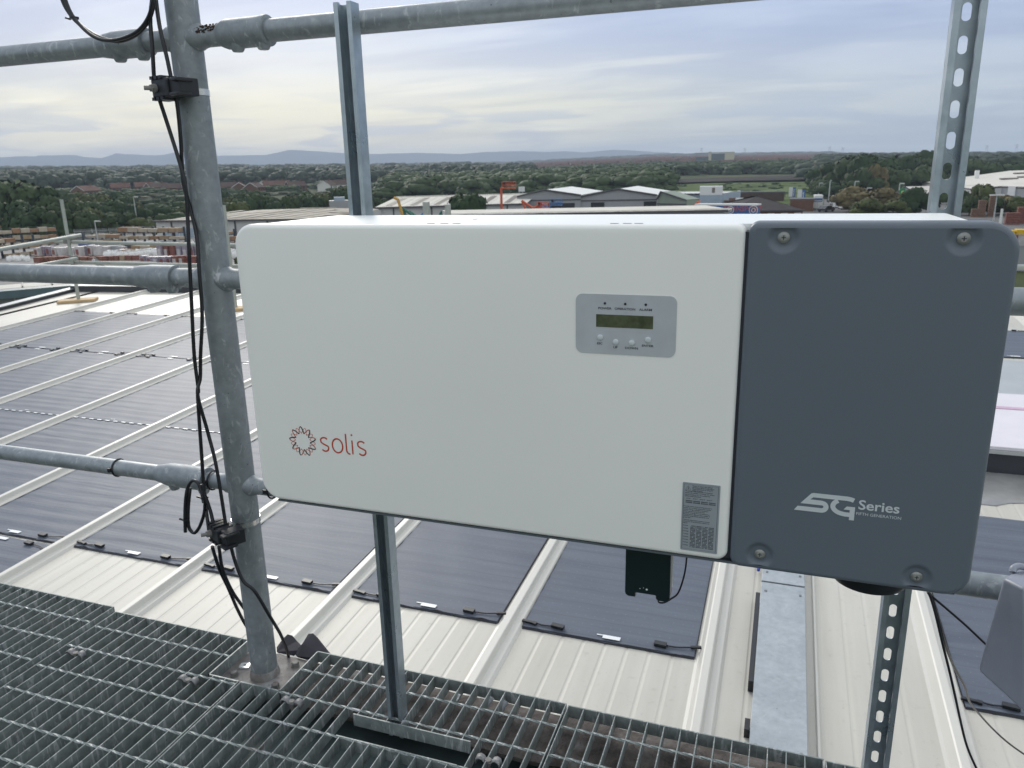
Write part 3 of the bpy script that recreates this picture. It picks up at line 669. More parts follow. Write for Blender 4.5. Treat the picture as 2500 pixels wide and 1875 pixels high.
# dark cover with four dished screw recesses: front face as a fine grid pressed in around each screw
SC=[(-0.0055,-0.0845),(0.187,-0.0845),(0.184,-0.5115),(-0.0075,-0.509)]
mb,m_,lp=cover(-0.0465,0.2440,-0.5315,-0.0660,0.03,1.030,0.998,'a','b',rs=(0.014,0.030,0.034,0.012))
mb.build('dark_cover_rim','dark_paint',inv,smooth=True)
def dish(x,z):
    y=0.998
    for sx,sz in SC:
        d=math.hypot(x-sx,z-sz)
        if d<0.0195: t_=min(1,max(0,(0.0195-d)/0.0085)); y+=0.0042*(t_*t_*(3-2*t_))
    return y
import bmesh
bm=bmesh.new(); NXg,NZg=150,230
ins=0.007; X0,X1,Z0,Z1=-0.0465+ins,0.2440-ins,-0.5315+ins,-0.0660-ins
rr=(0.007,0.023,0.027,0.005)
def clampc(x,z):
    for (cx_,cz_,r_,sx,sz) in ((X0,Z0,rr[0],1,1),(X1,Z0,rr[1],-1,1),(X1,Z1,rr[2],-1,-1),(X0,Z1,rr[3],1,-1)):
        ox,oz=cx_+sx*r_,cz_+sz*r_
        if (x-ox)*sx<0 and (z-oz)*sz<0:
            d=math.hypot(x-ox,z-oz)
            if d>r_: return ox+(x-ox)*r_/d,oz+(z-oz)*r_/d
    return x,z
vg=[[None]*(NZg+1) for _ in range(NXg+1)]
for i in range(NXg+1):
    for j in range(NZg+1):
        x,z=clampc(X0+(X1-X0)*i/NXg,Z0+(Z1-Z0)*j/NZg); vg[i][j]=bm.verts.new((x,dish(x,z),z))
for i in range(NXg):
    for j in range(NZg):
        try: bm.faces.new((vg[i][j],vg[i+1][j],vg[i+1][j+1],vg[i][j+1]))
        except ValueError: pass
bmesh.ops.dissolve_degenerate(bm,dist=1e-6,edges=bm.edges)
me=bpy.data.meshes.new('dark_cover'); bm.to_mesh(me); bm.free(); me.polygons.foreach_set('use_smooth',[True]*len(me.polygons)); me.materials.append(MATS['dark_paint']); link('dark_cover',me,inv)
for sx,sz in SC:
    mb=MB(); mb.tube([(sx,1.0045,sz),(sx,1.0008,sz),(sx,0.9996,sz)],[0.0072,0.0070,0.0052],24); s_=mb.build('cover_screw','screw_steel',inv,smooth=True)
    mb=MB(); mb.tube([(sx,0.9998,sz),(sx,0.99935,sz)],[0.0036,0.0036],18); mb.build('screw_ring','sticker_rim',s_)
    mb=MB(); mb.box((sx-0.0026,0.99905,sz-0.0005),(sx+0.0026,0.99925,sz+0.0005)); mb.box((sx-0.0005,0.9990,sz-0.0026),(sx+0.0005,0.99920,sz+0.0026)); mb.build('screw_slot','print_black',s_)
# body behind the covers
mb=MB(); mb.prism(rrect(-0.810,0.2160,-0.5280,-0.0700,0.02,6,(0.03,0.02,0.012,0.03)),(0,1.0305,0),(1,0,0),(0,0,1),(0,0.215,0)); o=mb.build('body','inside_white',inv,smooth=True)
mb=MB(); mb.prism(rrect(-0.790,0.230,-0.5320,-0.5285,0.001,2),(0,1.006,0),(1,0,0),(0,0,1),(0,0.22,0)); mb.build('underside_plate','body_paint',inv)
mb=MB(); mb.box((-0.0535,1.004,-0.523),(-0.0425,1.03,-0.078)); mb.build('cover_gap','print_black',inv)
# top lip notches and mark
mb=MB(); 
for x in (-0.487,-0.466,-0.447,-0.222,-0.205,-0.19): mb.box((x,1.012,-0.0686),(x+0.011,1.0165,-0.0682))
mb.box((-0.46,1.12,-0.0699),(-0.458,1.135,-0.0696)); mb.build('lip_mark','sticker_rim',inv)
# things under the body: mounting bracket ends, louvre, glands
mb=MB()
for i,(xa,xb,za) in enumerate(((-0.800,-0.776,-0.540),(-0.768,-0.750,-0.541),(-0.735,-0.720,-0.539))): mb.box((xa,1.21,za),(xb,1.235,-0.5321))
mb.box((-0.762,1.10,-0.545),(-0.700,1.17,-0.5321)); mb.box((-0.34,1.05,-0.536),(-0.335,1.06,-0.5321)); mb.box((-0.10,1.05,-0.5405),(-0.097,1.055,-0.5321))
mb.box((0.19,1.12,-0.565),(0.235,1.19,-0.5321)); mb.build('mounting_foot','black_plastic',inv)
mb=MB(); mb.tube([(0.148,1.155,-0.5325),(0.148,1.155,-0.594),(0.148,1.155,-0.602)],[0.055,0.055,0.051],40); mb.build('cooling_fan_housing','black_plastic',inv,smooth=True)
mb=MB(); mb.tube(catmull([(-0.41,1.12,-0.534),(-0.37,1.12,-0.552),(-0.33,1.12,-0.556),(-0.29,1.12,-0.553),(-0.25,1.12,-0.534)],5),0.003,8); mb.build('underside_cable','cable_black',inv)
# display panel
dp=MB(); dp.prism(rrect(-0.2650,-0.1298,-0.2412,-0.1598,0.0098,8),(0,0.9992,0),(1,0,0),(0,0,1),(0,0.0015,0)); dpo=dp.build('display_panel','panel_silver',inv)
YT=0.9990
mb=MB(); mb.box((-0.2366,YT-0.0002,-0.2042),(-0.1601,YT+0.0001,-0.1870)); mb.build('lcd_screen','lcd_glass',dpo)
for x in (-0.2248,-0.1975,-0.1703):
    mb=MB(); mb.tube([(x,YT+0.0001,-0.172),(x,YT-0.0004,-0.172)],0.0017,14); mb.build('indicator_light','print_black',dpo)
for x,z in ((-0.2309,-0.2187),(-0.2095,-0.2241),(-0.1877,-0.2242),(-0.1662,-0.2190)):
    mb=MB(); mb.tube([(x,YT+0.0001,z),(x,YT-0.0010,z),(x,YT-0.0018,z),(x,YT-0.0021,z)],[0.0041,0.0040,0.0030,0.0012],20); mb.build('button','button_grey',dpo,smooth=True)
for s,x,z,w_ in (('POWER',-0.2247,-0.1787,1.25),('OPERATION',-0.1978,-0.1787,1.2),('ALARM',-0.1705,-0.1787,1.25),('ESC',-0.2314,-0.2268,1.1),('UP',-0.2098,-0.2313,1.2),('DOWN',-0.1880,-0.2313,1.25),('ENTER',-0.1664,-0.2270,1.25)):
    face_text(s,0.0042,x,z,YT-0.0001,'print_grey',dpo,sx=w_,offset=0.00007)
# sun emblem and wordmark
YP=0.99975
mb=MB(); cx0,cz0=-0.7236,-0.4160
def wave(k,ph,steps,ri,ro,pw):
    out=[]
    for i in range(steps+1):
        u=i/steps; th=2*PI*u+ph; c_=0.5+0.5*math.cos(9*2*PI*u+k); out.append((cx0+(ri+(ro-ri)*c_**pw)*math.cos(th),cz0+(ri+(ro-ri)*c_**pw)*math.sin(th)))
    return out
def seg(half,w,ph,ro,shift,mi,off):
    for s in range(9):
        a0=2*PI*s/9+ph; pts=[]
        for i in range(15):
            u=i/14; th=a0+(2*PI/9)*(u*0.62-0.02)*half; r_=0.0140+(ro-0.0140)*((0.5+0.5*math.cos(PI*u))**1.35) if u<0.85 else 0.0140+(ro-0.0140)*((0.5+0.5*math.cos(PI*0.85))**1.35)-0.0*(u)
            pts.append((cx0+r_*math.cos(th),cz0+r_*math.sin(th)))
        ribbon(mb,pts,w,YP-off,mi)
ph0=math.radians(95)
seg(-1,0.0018,ph0,0.0252,0,0,0.0002); seg(1,0.0014,ph0,0.0252,0,1,0.0001)
seg(-1,0.0008,ph0+PI/9,0.0236,0,1,-0.00005); seg(1,0.0008,ph0+PI/9,0.0236,0,1,0.00005)
mb.build('sun_emblem',['print_black','print_red'],inv,fix=False)
mb=MB(); w=0.0026; zb,zx,zt_=-0.4290,-0.4055,-0.3955
def glyph_s(x):
    pts=arc(x+0.0075,zx-0.0060,0.0068,35,165,8,0.0058)+[(x+0.0015,zx-0.0085),(x+0.0055,zx-0.0112),(x+0.0105,zx-0.0130)]
    pts+=arc(x+0.0082,zb+0.0062,0.0066,25,-145,9,0.0060); ribbon(mb,pts,w,YP)
glyph_s(-0.6905); 
ribbon(mb,arc(-0.6588,(zx+zb)/2,0.0095,0,360,28,0.0118)[:-1],w,YP,closed=True)
ribbon(mb,[(-0.6425,zt_),(-0.6425,zb+0.006)]+arc(-0.6365,zb+0.0058,0.0060,180,275,6),w,YP)
ribbon(mb,[(-0.6315,zx),(-0.6315,zb)],w,YP); ribbon(mb,arc(-0.6315,zt_-0.0010,0.00085,0,360,10)[:-1],0.0017,YP,closed=True)
glyph_s(-0.6225); mb.build('wordmark','print_red',inv,fix=False)
face_text('solis',0.001,-0.65,-0.46,1.003,'print_red',inv) if False else None
# 5G emblem
mb=MB()
def poly(pts): mb.add([(x,YP-0.002,z) for x,z in pts],[tuple(range(len(pts)))])
top=[(0.0545,-0.4102),(0.0960,-0.4105)]+[(0.1000,-0.4108),(0.1034,-0.4122),(0.1008,-0.4170)]+[(0.0975,-0.4150),(0.0930,-0.4148),(0.0890,-0.4152)]
ribbon(mb,[(0.0530,-0.41325),(0.0765,-0.41325),(0.0940,-0.41320),(0.0985,-0.4138),(0.1018,-0.4150)],0.0060,YP-0.00190)
mb.add([(0.0383,YP-0.00194,-0.4262),(0.0497,YP-0.00194,-0.4196),(0.0535,YP-0.00194,-0.41625),(0.0535,YP-0.00194,-0.41025),(0.0505,YP-0.00194,-0.4112)],[(0,1,2,3,4)])
mb.add([(0.0383,YP-0.00198,-0.4262),(0.0640,YP-0.00198,-0.4262),(0.0640,YP-0.00198,-0.4197),(0.0497,YP-0.00198,-0.4196)],[(0,1,2,3)])
ribbon(mb,[(0.0636,-0.42295)]+arc(0.0640,-0.42955+0.0014,0.0052*1.05,88,-88,14,0.0052)+[(0.0640,-0.43335),(0.0500,-0.43335)],0.0062,YP-0.00202)
mb.add([(0.0510,YP-0.00206,-0.43645),(0.0310,YP-0.00206,-0.43645),(0.0352,YP-0.00206,-0.43025),(0.0510,YP-0.00206,-0.43025)],[(0,1,2,3)])
ribbon(mb,arc(0.0925,-0.42500,0.0150,128,262,20,0.0098)+[(0.0925,-0.4350),(0.0985,-0.4350)],0.0060,YP-0.00210)
mb.add([(0.0979,YP-0.00214,-0.4238),(0.1038,YP-0.00214,-0.4238),(0.1038,YP-0.00214,-0.4422),(0.0979,YP-0.00214,-0.4422)],[(0,1,2,3)])
mb.add([(0.0905,YP-0.00218,-0.4284),(0.0940,YP-0.00218,-0.4238),(0.0980,YP-0.00218,-0.4238),(0.0980,YP-0.00218,-0.4284)],[(0,1,2,3)])
mb.build('fifth_generation_emblem','print_silver',inv,fix=False)
face_text('Series',0.0183,0.1312,-0.4195,YP-0.002,'print_silver',inv,sx=1.09,offset=0.0003)
face_text('FIFTH GENERATION',0.0056,0.1318,-0.4320,YP-0.002,'print_silver',inv,sx=1.04)
# grey notice sticker
st=MB(); st.prism(rrect(-0.1138,-0.0636,-0.5168,-0.4150,0.0015,3),(0,0.9990,0),(1,0,0),(0,0,1),(0,0.0012,0)); sto=st.build('notice_sticker','sticker_grey',inv)
mb=MB(); x0,x1,z0,z1=-0.1118,-0.0660,-0.5142,-0.4172
ribbon(mb,[(x0,z0),(x1,z0),(x1,z1),(x0,z1)],0.0005,0.99895,closed=True)
ribbon(mb,[(-0.1100,-0.4258),(-0.1022,-0.4258),(-0.1061,-0.4196)],0.0006,0.99893,closed=True); ribbon(mb,[(-0.1061,-0.4218),(-0.1061,-0.4248)],0.0008,0.99893)
for gx in range(4):
    for rz_ in range(2):
        for q in range(6):
            xx=-0.1088+gx*0.0103+q*0.00155; mb.add([(xx,0.99893,-0.4425-rz_*0.0024),(xx+0.0011,0.99893,-0.4425-rz_*0.0024),(xx+0.0011,0.99893,-0.4408-rz_*0.0024),(xx,0.99893,-0.4408-rz_*0.0024)],[(0,1,2,3)])
for rz_ in range(16):
    for gx in range(4):
        for q in range(5):
            if (rz_*7+gx*3+q*5)%11==0: continue
            xx=-0.1010+gx*0.0082+q*0.00145; zz=-0.4780-rz_*0.00212; mb.add([(xx,0.99893,zz-0.0014),(xx+0.00105,0.99893,zz-0.0014),(xx+0.00105,0.99893,zz),(xx,0.99893,zz)],[(0,1,2,3)])
mb.build('diagram_print','print_black',sto,fix=False)
def small(lines,x,z,size,dz,sx=1.0):
    for i,l in enumerate(lines): face_text(l,size,x,z-dz*i,0.99893,'print_black',sto,align='L',sx=sx,offset=0.00006,name='small_print')
small(['Notes: To ensure the optimal','generation, please strictly follow','these instructions to string PV','design & layout.'],-0.1005,-0.4194,0.0022,0.00225)
small(['We strongly recommend that 18 connected','connect the modules at 18 strings, and connect','and the irradiance PV1-18 to achieve the','optimal power generation.'],-0.1103,-0.4276,0.0022,0.0024,0.93)
small(['group I     group II     group III     group IV'],-0.1080,-0.4380,0.0020,0.002)
small(['If modules cannot connect 18 strings and need to','connect up to 16 strings, please ensure that the','number of strings connected to the group I','group II, group III, group IV are to be','and group I to group IV is to be connected as','balanced, and the difference of the numbers of','connected strings between each group is not','greater than 1.'],-0.1112,-0.4500,0.0021,0.0024,0.9)
small(['When the string number connect to inverter','is from 8 to 16, the connection method is as','follows:'],-0.1112,-0.4706,0.0021,0.0022,0.93)
small(['8 strings','9 strings','10 strings','11 strings','12 strings','13 strings','14 strings','15 strings'],-0.1108,-0.4790,0.0019,0.00424)
# data logger stick hanging under the inverter
dg=tag(empty('data_logger',(-0.17,1.08,-0.54)),'black data logger stick plugged in under the inverter with thin lead','data logger')
D=lambda x,z,y=1.08: (x,y,z)
mb=MB(); mb.prism([(-0.2040,-0.530),(-0.1350,-0.530),(-0.1345,-0.6395),(-0.1375,-0.6440),(-0.1415,-0.6455),(-0.1530,-0.6455),(-0.1560,-0.6425),(-0.1562,-0.6370),(-0.1876,-0.6370),(-0.1876,-0.6450),(-0.1990,-0.6450),(-0.2030,-0.6425),(-0.2043,-0.6380)],(0,1.068,0),(1,0,0),(0,0,1),(0,0.024,0)); o=mb.build('logger_case','dongle_teal',dg); bevel(o,0.0015,2)
mb=MB(); mb.prism([(-0.2025,-0.532),(-0.1352,-0.532),(-0.1352,-0.636),(-0.2025,-0.636)],(0,1.0925,0),(1,0,0),(0,0,1),(0,0.013,0)); mb.build('logger_back','dongle_side',dg)
mb=MB()
for x,z,r_ in ((-0.1700,-0.6285,0.0016),(-0.1805,-0.6285,0.0007),(-0.1750,-0.6265,0.0006)): mb.tube([(x,1.0680,z),(x,1.0676,z)],r_,8)
mb.build('status_light','label_white',dg)
mb=MB(); mb.tube(catmull([(-0.152,1.075,-0.640),(-0.1515,1.07,-0.648),(-0.143,1.07,-0.6475),(-0.133,1.075,-0.642),(-0.124,1.08,-0.634),(-0.1175,1.08,-0.612),(-0.1135,1.08,-0.585),(-0.1125,1.08,-0.545),(-0.112,1.08,-0.530)],5),0.0014,8); mb.build('lead','cable_black',dg,smooth=True)

# ------------------------------------------------------------------ cables and clamps on the post
def cab(name,pts,r,lab,cat='cable',k=7,group=None):
    mb=MB(); mb.tube(catmull(pts,k),r,10); o=mb.build(name,'cable_black',smooth=True); return tag(o,lab,cat,group)
def C1(x,y): return (x*900/2212,y*675/1659)
def C2(x,y): return (x*900/2212,300+y*675/1659)
def C3(x,y): return (x*800/2212,900+y*600/1659)
def C6(x,y): return (x*900/2212,1375+y*500/1229)
def D6(x,y): return (420+x*280/1659,1120+y*280/1659)
V=lambda F,Y: atY(F[0],F[1],Y)
rc=0.0040
cab('black_cable',[V(C1(918,-120),1.31),V(C1(912,0),1.31),V(C1(902,120),1.305),V(C1(915,300),1.30),V(C1(926,480),1.30),V(C1(945,560),1.30),V(C1(1010,760),1.31),V(C1(1085,1000),1.31),V(C1(1112,1120),1.31),V(C1(1124,1280),1.31),V(C2(1133,740),1.305),V(C2(1150,1100),1.305),V(C2(1166,1400),1.305),V(C2(1190,1600),1.305),V(C3(1335,200),1.305),V(C3(1362,600),1.30),V(C3(1380,860),1.295),V(C3(1410,1090),1.28)],rc,'outer black cable strapped along the left of the handrail post')
cab('black_cable',[V(C1(930,-120),1.315),V(C1(936,0),1.315),V(C1(960,170),1.30),V(C1(1000,340),1.30),V(C1(1030,480),1.30),V(C1(1062,620),1.305),V(C1(1085,850),1.315),V(C1(1100,1090),1.325),V(C1(1150,1280),1.33),V(C2(1182,700),1.32),V(C2(1196,900),1.31),V(C2(1213,1150),1.31),V(C2(1203,1400),1.31),V(C3(1352,60),1.31),V(C3(1335,180),1.298),V(C3(1400,420),1.305),V(C3(1460,660),1.30),V(C3(1525,1060),1.29)],rc,'inner black cable strapped beside the handrail post')
cab('black_cable',[V(C3(1360,780),1.286),V(C3(1382,850),1.286),V(C3(1420,960),1.285),V(C3(1447,1075),1.28)],rc,'short black cable above the lower clamp, second from the left')
cab('black_cable',[V(C3(1432,1200),1.28),V((535,1388),1.30),V((557,1435),1.33),V((579,1486),1.37),V((600,1526),1.41),V((622,1556),1.44)],rc,'black cable leaving the lower clamp, leftmost of three')
cab('black_cable',[V(C3(1478,1200),1.28),V((543,1388),1.30),V((565,1440),1.33),V((592,1480),1.37),V((618,1516),1.41),V((645,1545),1.45)],rc,'black cable leaving the lower clamp, middle of three')
cab('black_cable',[V(C3(1545,1130),1.285),V(C3(1580,1280),1.285),V(C3(1640,1430),1.285),V(C6(1530,170),1.29),V(C6(1620,320),1.31),V(C6(1685,430),1.36),V(C6(1720,520),1.41),V(C6(1732,560),1.44)],rc,'black cable crossing the front of the post down to its base')
for j,dy in enumerate((0.0,0.010)):
    cab('cable_loop',[V(C1(365+j*12,-110),1.31-dy),V(C1(375+j*16,0-j*8),1.31-dy),V(C1(432+j*8,100),1.31-dy),V(C1(530,188+j*10),1.305-dy),V(C1(620,232+j*8),1.305-dy),V(C1(720,246-j*12),1.305-dy),V(C1(820,205-j*14),1.305-dy),V(C1(890-j*6,125-j*10),1.305-dy),V(C1(922-j*8,20),1.30-dy),V(C1(930-j*8,-100),1.30-dy)],rc*(1.0 if j==0 else 0.9),('lower','upper')[j]+' strand of the black cable loop hanging over the top rail',cat='cable loop')
def tie(F,Y,ln=0.016,ang=0.2,lab='',r_=0.0075):
    p=V(F,Y); mb=MB(); mb.tube([p+Vector((0,0,-0.002)),p+Vector((0,0,0.002))],r_,12); mb.obox(p+Vector((-r_-ln*0.45,-0.002,0)),ln/2,0.0018,0.0018,(1,0,ang),(0,1,0)); tag(mb.build('cable_tie','black_plastic'),lab,'cable tie')
tie(C1(445,108),1.303,0.012,-0.3,'black cable tie on the loop above the top rail',0.009)
tie(D6(470,560),1.288,0.012,-0.1,'black cable tie joining the cables below the lowest rail',0.0085)
tie(D6(205,880),1.29,0.010,-0.1,'black cable tie on the lower left of the small cable loop',0.0078)
cab('cable_tail',[V(D6(193,1060),1.288),V(D6(188,880),1.288),V(D6(190,700),1.29),V(D6(205,520),1.292),V(D6(235,400),1.296),V(D6(300,318),1.296),V(D6(370,345),1.294),V(D6(415,440),1.292),V(D6(440,540),1.289),V(D6(460,640),1.285)],rc,'cut black cable end looping up over the lowest rail')
cab('small_cable_loop',[V(D6(262,420),1.300),V(D6(252,520),1.296),V(D6(236,700),1.294),V(D6(232,880),1.292),V(D6(252,1010),1.292),V(D6(320,1072),1.292),V(D6(385,1010),1.292),V(D6(440,880),1.290),V(D6(470,760),1.287),V(D6(478,640),1.282)],rc,'small hanging loop of black cable left of the post',cat='cable loop')
# ring clips round the lowest rail and mid details
def ringx(x,z,r,lab,rad=0.0022):
    mb=MB(); mb.tube([(x,RY+r*math.cos(a),z+r*math.sin(a)) for a in np.linspace(0,2*PI,25)],rad,6,cap=False); mb.obox((x-0.004,RY-r-0.002,z+0.002),0.004,0.004,0.005,(1,0,0),(0,1,0)); tag(mb.build('tie_ring','black_plastic',smooth=True),lab,'cable tie')
p=V((290,1143),1.36); ringx(p.x,-0.689,0.0215,'black cable tie round the lowest rail left of the post'); ringx(-1.246,-0.689,0.0225,'black cable tie round the lowest rail at its coupling'); ringx(-1.078,-0.690,0.0225,'black cable tie round the lowest rail beside the inverter corner')
def clamp(z,lab,tilt=0.0,front=1.30,dx=0.0):
    t=tag(empty('cable_clamp',(-1.18+dx,front,z)),lab,'cable clamp')
    X=Vector((math.cos(tilt),-math.sin(tilt),0)); Yv=Vector((math.sin(tilt),math.cos(tilt),0))
    c=Vector((-1.178+dx,front,z))
    mb=MB(); mb.obox(c,0.0260,0.020,0.0185,X,Yv); o=mb.build('clamp_block','black_plastic',t); bevel(o,0.004,2)
    mb=MB()
    for s in (-1,1):
        for k in (-0.020,-0.006,0.008): mb.obox(c+X*k+Vector((0,0,s*0.0195))-Yv*0.004,0.0045,0.018,0.0030,X,Yv)
    for s in (-1,1): mb.obox(c-X*0.0275+Vector((0,0,s*0.014)),0.004,0.014,0.0055,X,Yv)
    mb.build('clamp_ribs','black_plastic',t)
    mb=MB(); mb.obox(c+X*0.040+Yv*0.008,0.0165,0.022,0.0165,X,Yv); mb.obox(c+X*0.052-Yv*0.004+Vector((0,0,0.012)),0.010,0.02,0.003,X,Yv); mb.obox(c+X*0.050-Yv*0.008-Vector((0,0,0.014)),0.014,0.016,0.003,X,Yv); o=mb.build('clamp_saddle','black_plastic',t); bevel(o,0.002,2)
    p=c-X*0.012-Yv*0.020; mb=MB(); mb.tube([p+Yv*0.002,p-Yv*0.004],0.0085,18); mb.tube([p-Yv*0.004,p-Yv*0.010],0.0072,6); mb.build('clamp_nut','bolt_rusty',t)
    mb=MB(); mb.tube([p-Yv*0.008,p-Yv*0.020-X*0.006],0.0042,12); mb.build('bolt_thread','bolt_rusty',t,smooth=True)
    # steel band round the post
    mb=MB(); n=40; 
    for i in range(n):
        a=2*PI*i/n
        for h,rr_ in ((-0.0062,0.0322),(0.0062,0.0322),(0.0062,0.0332),(-0.0062,0.0332)): mb.v.append((-1.166+rr_*math.cos(a),1.36+rr_*math.sin(a),z-0.004+h))
    for i in range(n):
        j=(i+1)%n
        for q in range(4): mb.f.append((i*4+q,i*4+(q+1)%4,j*4+(q+1)%4,j*4+q)); mb.m.append(0)
    mb.build('steel_band','strap_steel',t,smooth=True)
    return t
clamp(0.173,'upper black cable clamp strapped to the post below the top rail',0.25,1.302,0.004)
clamp(-0.776,'lower black cable clamp strapped to the post, rusty bolt end',0.45,1.283,0.006)
# black felt flaps behind the base plate
fl=tag(empty('black_mat',(-1.0,1.47,-1.22)),'folded black rubber mat with an eyelet behind the post base','mat')
pa=lambda u,v,Y: atY(480+u*420/2212,1550+v*200/1053,Y)
mb=MB(); P=[pa(1040,170,1.49),pa(1120,60,1.50),pa(1180,5,1.50),pa(1240,20,1.50),pa(1300,90,1.49),pa(1350,140,1.48),pa(1330,210,1.46),pa(1250,270,1.45),pa(1040,230,1.45)]
mb.add([tuple(q) for q in P],[tuple(range(len(P)))]); o=mb.build('left_flap','dark_felt',fl,fix=False); md=o.modifiers.new('t','SOLIDIFY'); md.thickness=0.004
mb=MB(); P=[pa(1255,240,1.46),pa(1360,130,1.47),pa(1440,0,1.50),pa(1500,-5,1.50),pa(1560,50,1.51),pa(1640,150,1.50),pa(1720,250,1.47),pa(1760,330,1.44),pa(1440,330,1.44),pa(1300,290,1.44)]
mb.add([tuple(q) for q in P],[tuple(range(len(P)))]); o=mb.build('right_flap','dark_felt',fl,fix=False); md=o.modifiers.new('t','SOLIDIFY'); md.thickness=0.004
q=pa(1438,165,1.475); mb=MB(); mb.tube([q+Vector((0,-0.006,0)),q+Vector((0,0.0,0))],[0.0075,0.0085],16); e=mb.build('eyelet','black_plastic',fl,smooth=True)
# cables hanging right of the inverter
def C7(x,y): return (2200+x*300/948,1350+y*525/1659)
cab('thin_cable',[V(C7(205,300),1.17),V(C7(228,345),1.17),V(C7(265,470),1.17),V(C7(320,700),1.18),V(C7(370,900),1.20),V(C7(420,1120),1.22),V(C7(455,1280),1.25),V(C7(505,1480),1.28),V(C7(580,1659),1.30),V(C7(680,1850),1.32)],0.0020,'black lead dropping steeply from the right end of the inverter')
cab('thin_cable',[V(C7(212,300),1.18),V(C7(240,360),1.18),V(C7(285,510),1.19),V(C7(335,690),1.22),V(C7(400,860),1.32),V(C7(490,1030),1.45),V(C7(530,1150),1.6),V(C7(600,1240),1.75),V(C7(700,1350),1.85),V(C7(820,1460),1.9),V(C7(960,1560),1.95),V(C7(1100,1640),1.95)],0.0022,'black lead from the inverter sweeping out over the plug of the right solar sheet')
cab('thin_cable',[V(C7(220,310),1.18),V(C7(250,345),1.18),V(C7(350,430),1.19),V(C7(500,560),1.20),V(C7(632,685),1.21),V(C7(760,800),1.24)],0.0018,'black lead running from the inverter behind the grey plastic cover')
# moulded grey cover at the right edge, a tapered shell with thickness
gc=tag(empty('grey_cover',(0.4,1.25,-0.7)),'pale grey moulded plastic cover hanging at the right edge by the lowest rail','plastic cover')
mb=MB()
a=V(C7(790,185),1.20); b=V(C7(590,915),1.17); c_=V(C7(960,1250),1.15); d=V(C7(1200,1180),1.2); e=V(C7(948,275),1.16); f=V(C7(1180,180),1.22); g_=V(C7(885,135),1.25)
h1=V(C7(1250,1500),1.14); bk=Vector((0.05,0.11,0.02))
vs=[a,b,c_,e, f,h1, g_, b+bk*1.2, c_+bk*1.2, h1+bk, V(C7(1180,60),1.29)]
mb.add([tuple(v) for v in vs],[(0,1,2,3),(3,2,5,4),(0,3,4,10,6),(0,6,7,1),(1,7,8,2),(2,8,9,5),(6,10,9,8,7),(4,5,9,10)]); o=mb.build('shell','grey_plastic',gc); bevel(o,0.006,4,20)
o.data.polygons.foreach_set('use_smooth',[True]*len(o.data.polygons))
mb=MB(); mb.tube(catmull([V(C7(862,150),1.23),V(C7(868,118),1.235),V(C7(905,102),1.24),V(C7(960,112),1.24),V(C7(1050,125),1.24)],5),0.005,10); mb.build('handle_rim','grey_plastic',gc,smooth=True)

# ------------------------------------------------------------------ terrain
def azof(fx): v=ray(fx,430); return math.atan2(v.x,v.y)
AZT=[(azof(a),s) for a,s in ((-400,.018),(0,.0180),(500,.0165),(900,.0135),(1250,.0130),(1600,.0180),(2000,.0152),(2500,.0098),(2900,.009))]
def slope(az):
    if az<=AZT[0][0] or az>=AZT[-1][0]: return .012
    for (a,s),(b,q) in zip(AZT,AZT[1:]):
        if a<=az<=b: return s+(q-s)*(az-a)/(b-a)
def gz(x,y):
    r=math.hypot(x,y); 
    return -11.0+max(0.0,r-310.0)*slope(math.atan2(x,y))
def at_ground(fx,fy):
    v=ray(fx,fy); h=math.hypot(v.x,v.y); e=v.z/h; s=slope(math.atan2(v.x,v.y))
    r=-11.0/e if e<0 else 1e9
    if r>310: r=(-11.0-310*s)/(e-s) if (e-s)<0 else 6000
    r=min(max(r,20),6500); return Vector((v.x/h*r,v.y/h*r,gz(v.x/h*r,v.y/h*r)))
def onr(fx,r,dz=0.0):
    v=ray(fx,430); h=math.hypot(v.x,v.y); x,y=v.x/h*r,v.y/h*r; return Vector((x,y,gz(x,y)+dz))
mb=MB(); azs=[azof(f) for f in range(-300,2801,50)]; azs=sorted(set([-PI+0.001]+list(np.linspace(-PI,azs[0],24)[1:])+azs+list(np.linspace(azs[-1],PI,24)[1:])))
rs=[0,12,40,80,120,160,200,250,310,380,460,560,700,900,1200,1600,2200,3000,4200,5600,7600]
na_=len(azs)
for r in rs:
    for a in azs: x,y=r*math.sin(a),r*math.cos(a); mb.v.append((x,y,gz(x,y)))
for i in range(len(rs)-1):
    for j in range(na_-1): a=i*na_+j; mb.f.append((a,a+na_,a+na_+1,a+1)); mb.m.append(0)
m,t,b=new_mat('ground_mat'); g=N(t,'ShaderNodeNewGeometry').outputs['Position']
na=noise(t,g,0.012,7,0.6,0.6); nb=noise(t,g,0.12,5,0.6)
c=ramp(t,na,[(0.3,(0.030,0.045,0.020)),(0.5,(0.050,0.066,0.028)),(0.62,(0.085,0.095,0.04)),(0.75,(0.11,0.09,0.06))]); c=mix(t,0.35,c,ramp(t,nb,[(0.3,(0.025,0.035,0.018)),(0.7,(0.09,0.10,0.045))]))
t.links.new(c,b.inputs['Base Color']); b.inputs['Roughness'].default_value=0.95; b.inputs['Specular IOR Level'].default_value=0.1
tag(mb.build('ground','ground_mat',fix=False),kind='structure')
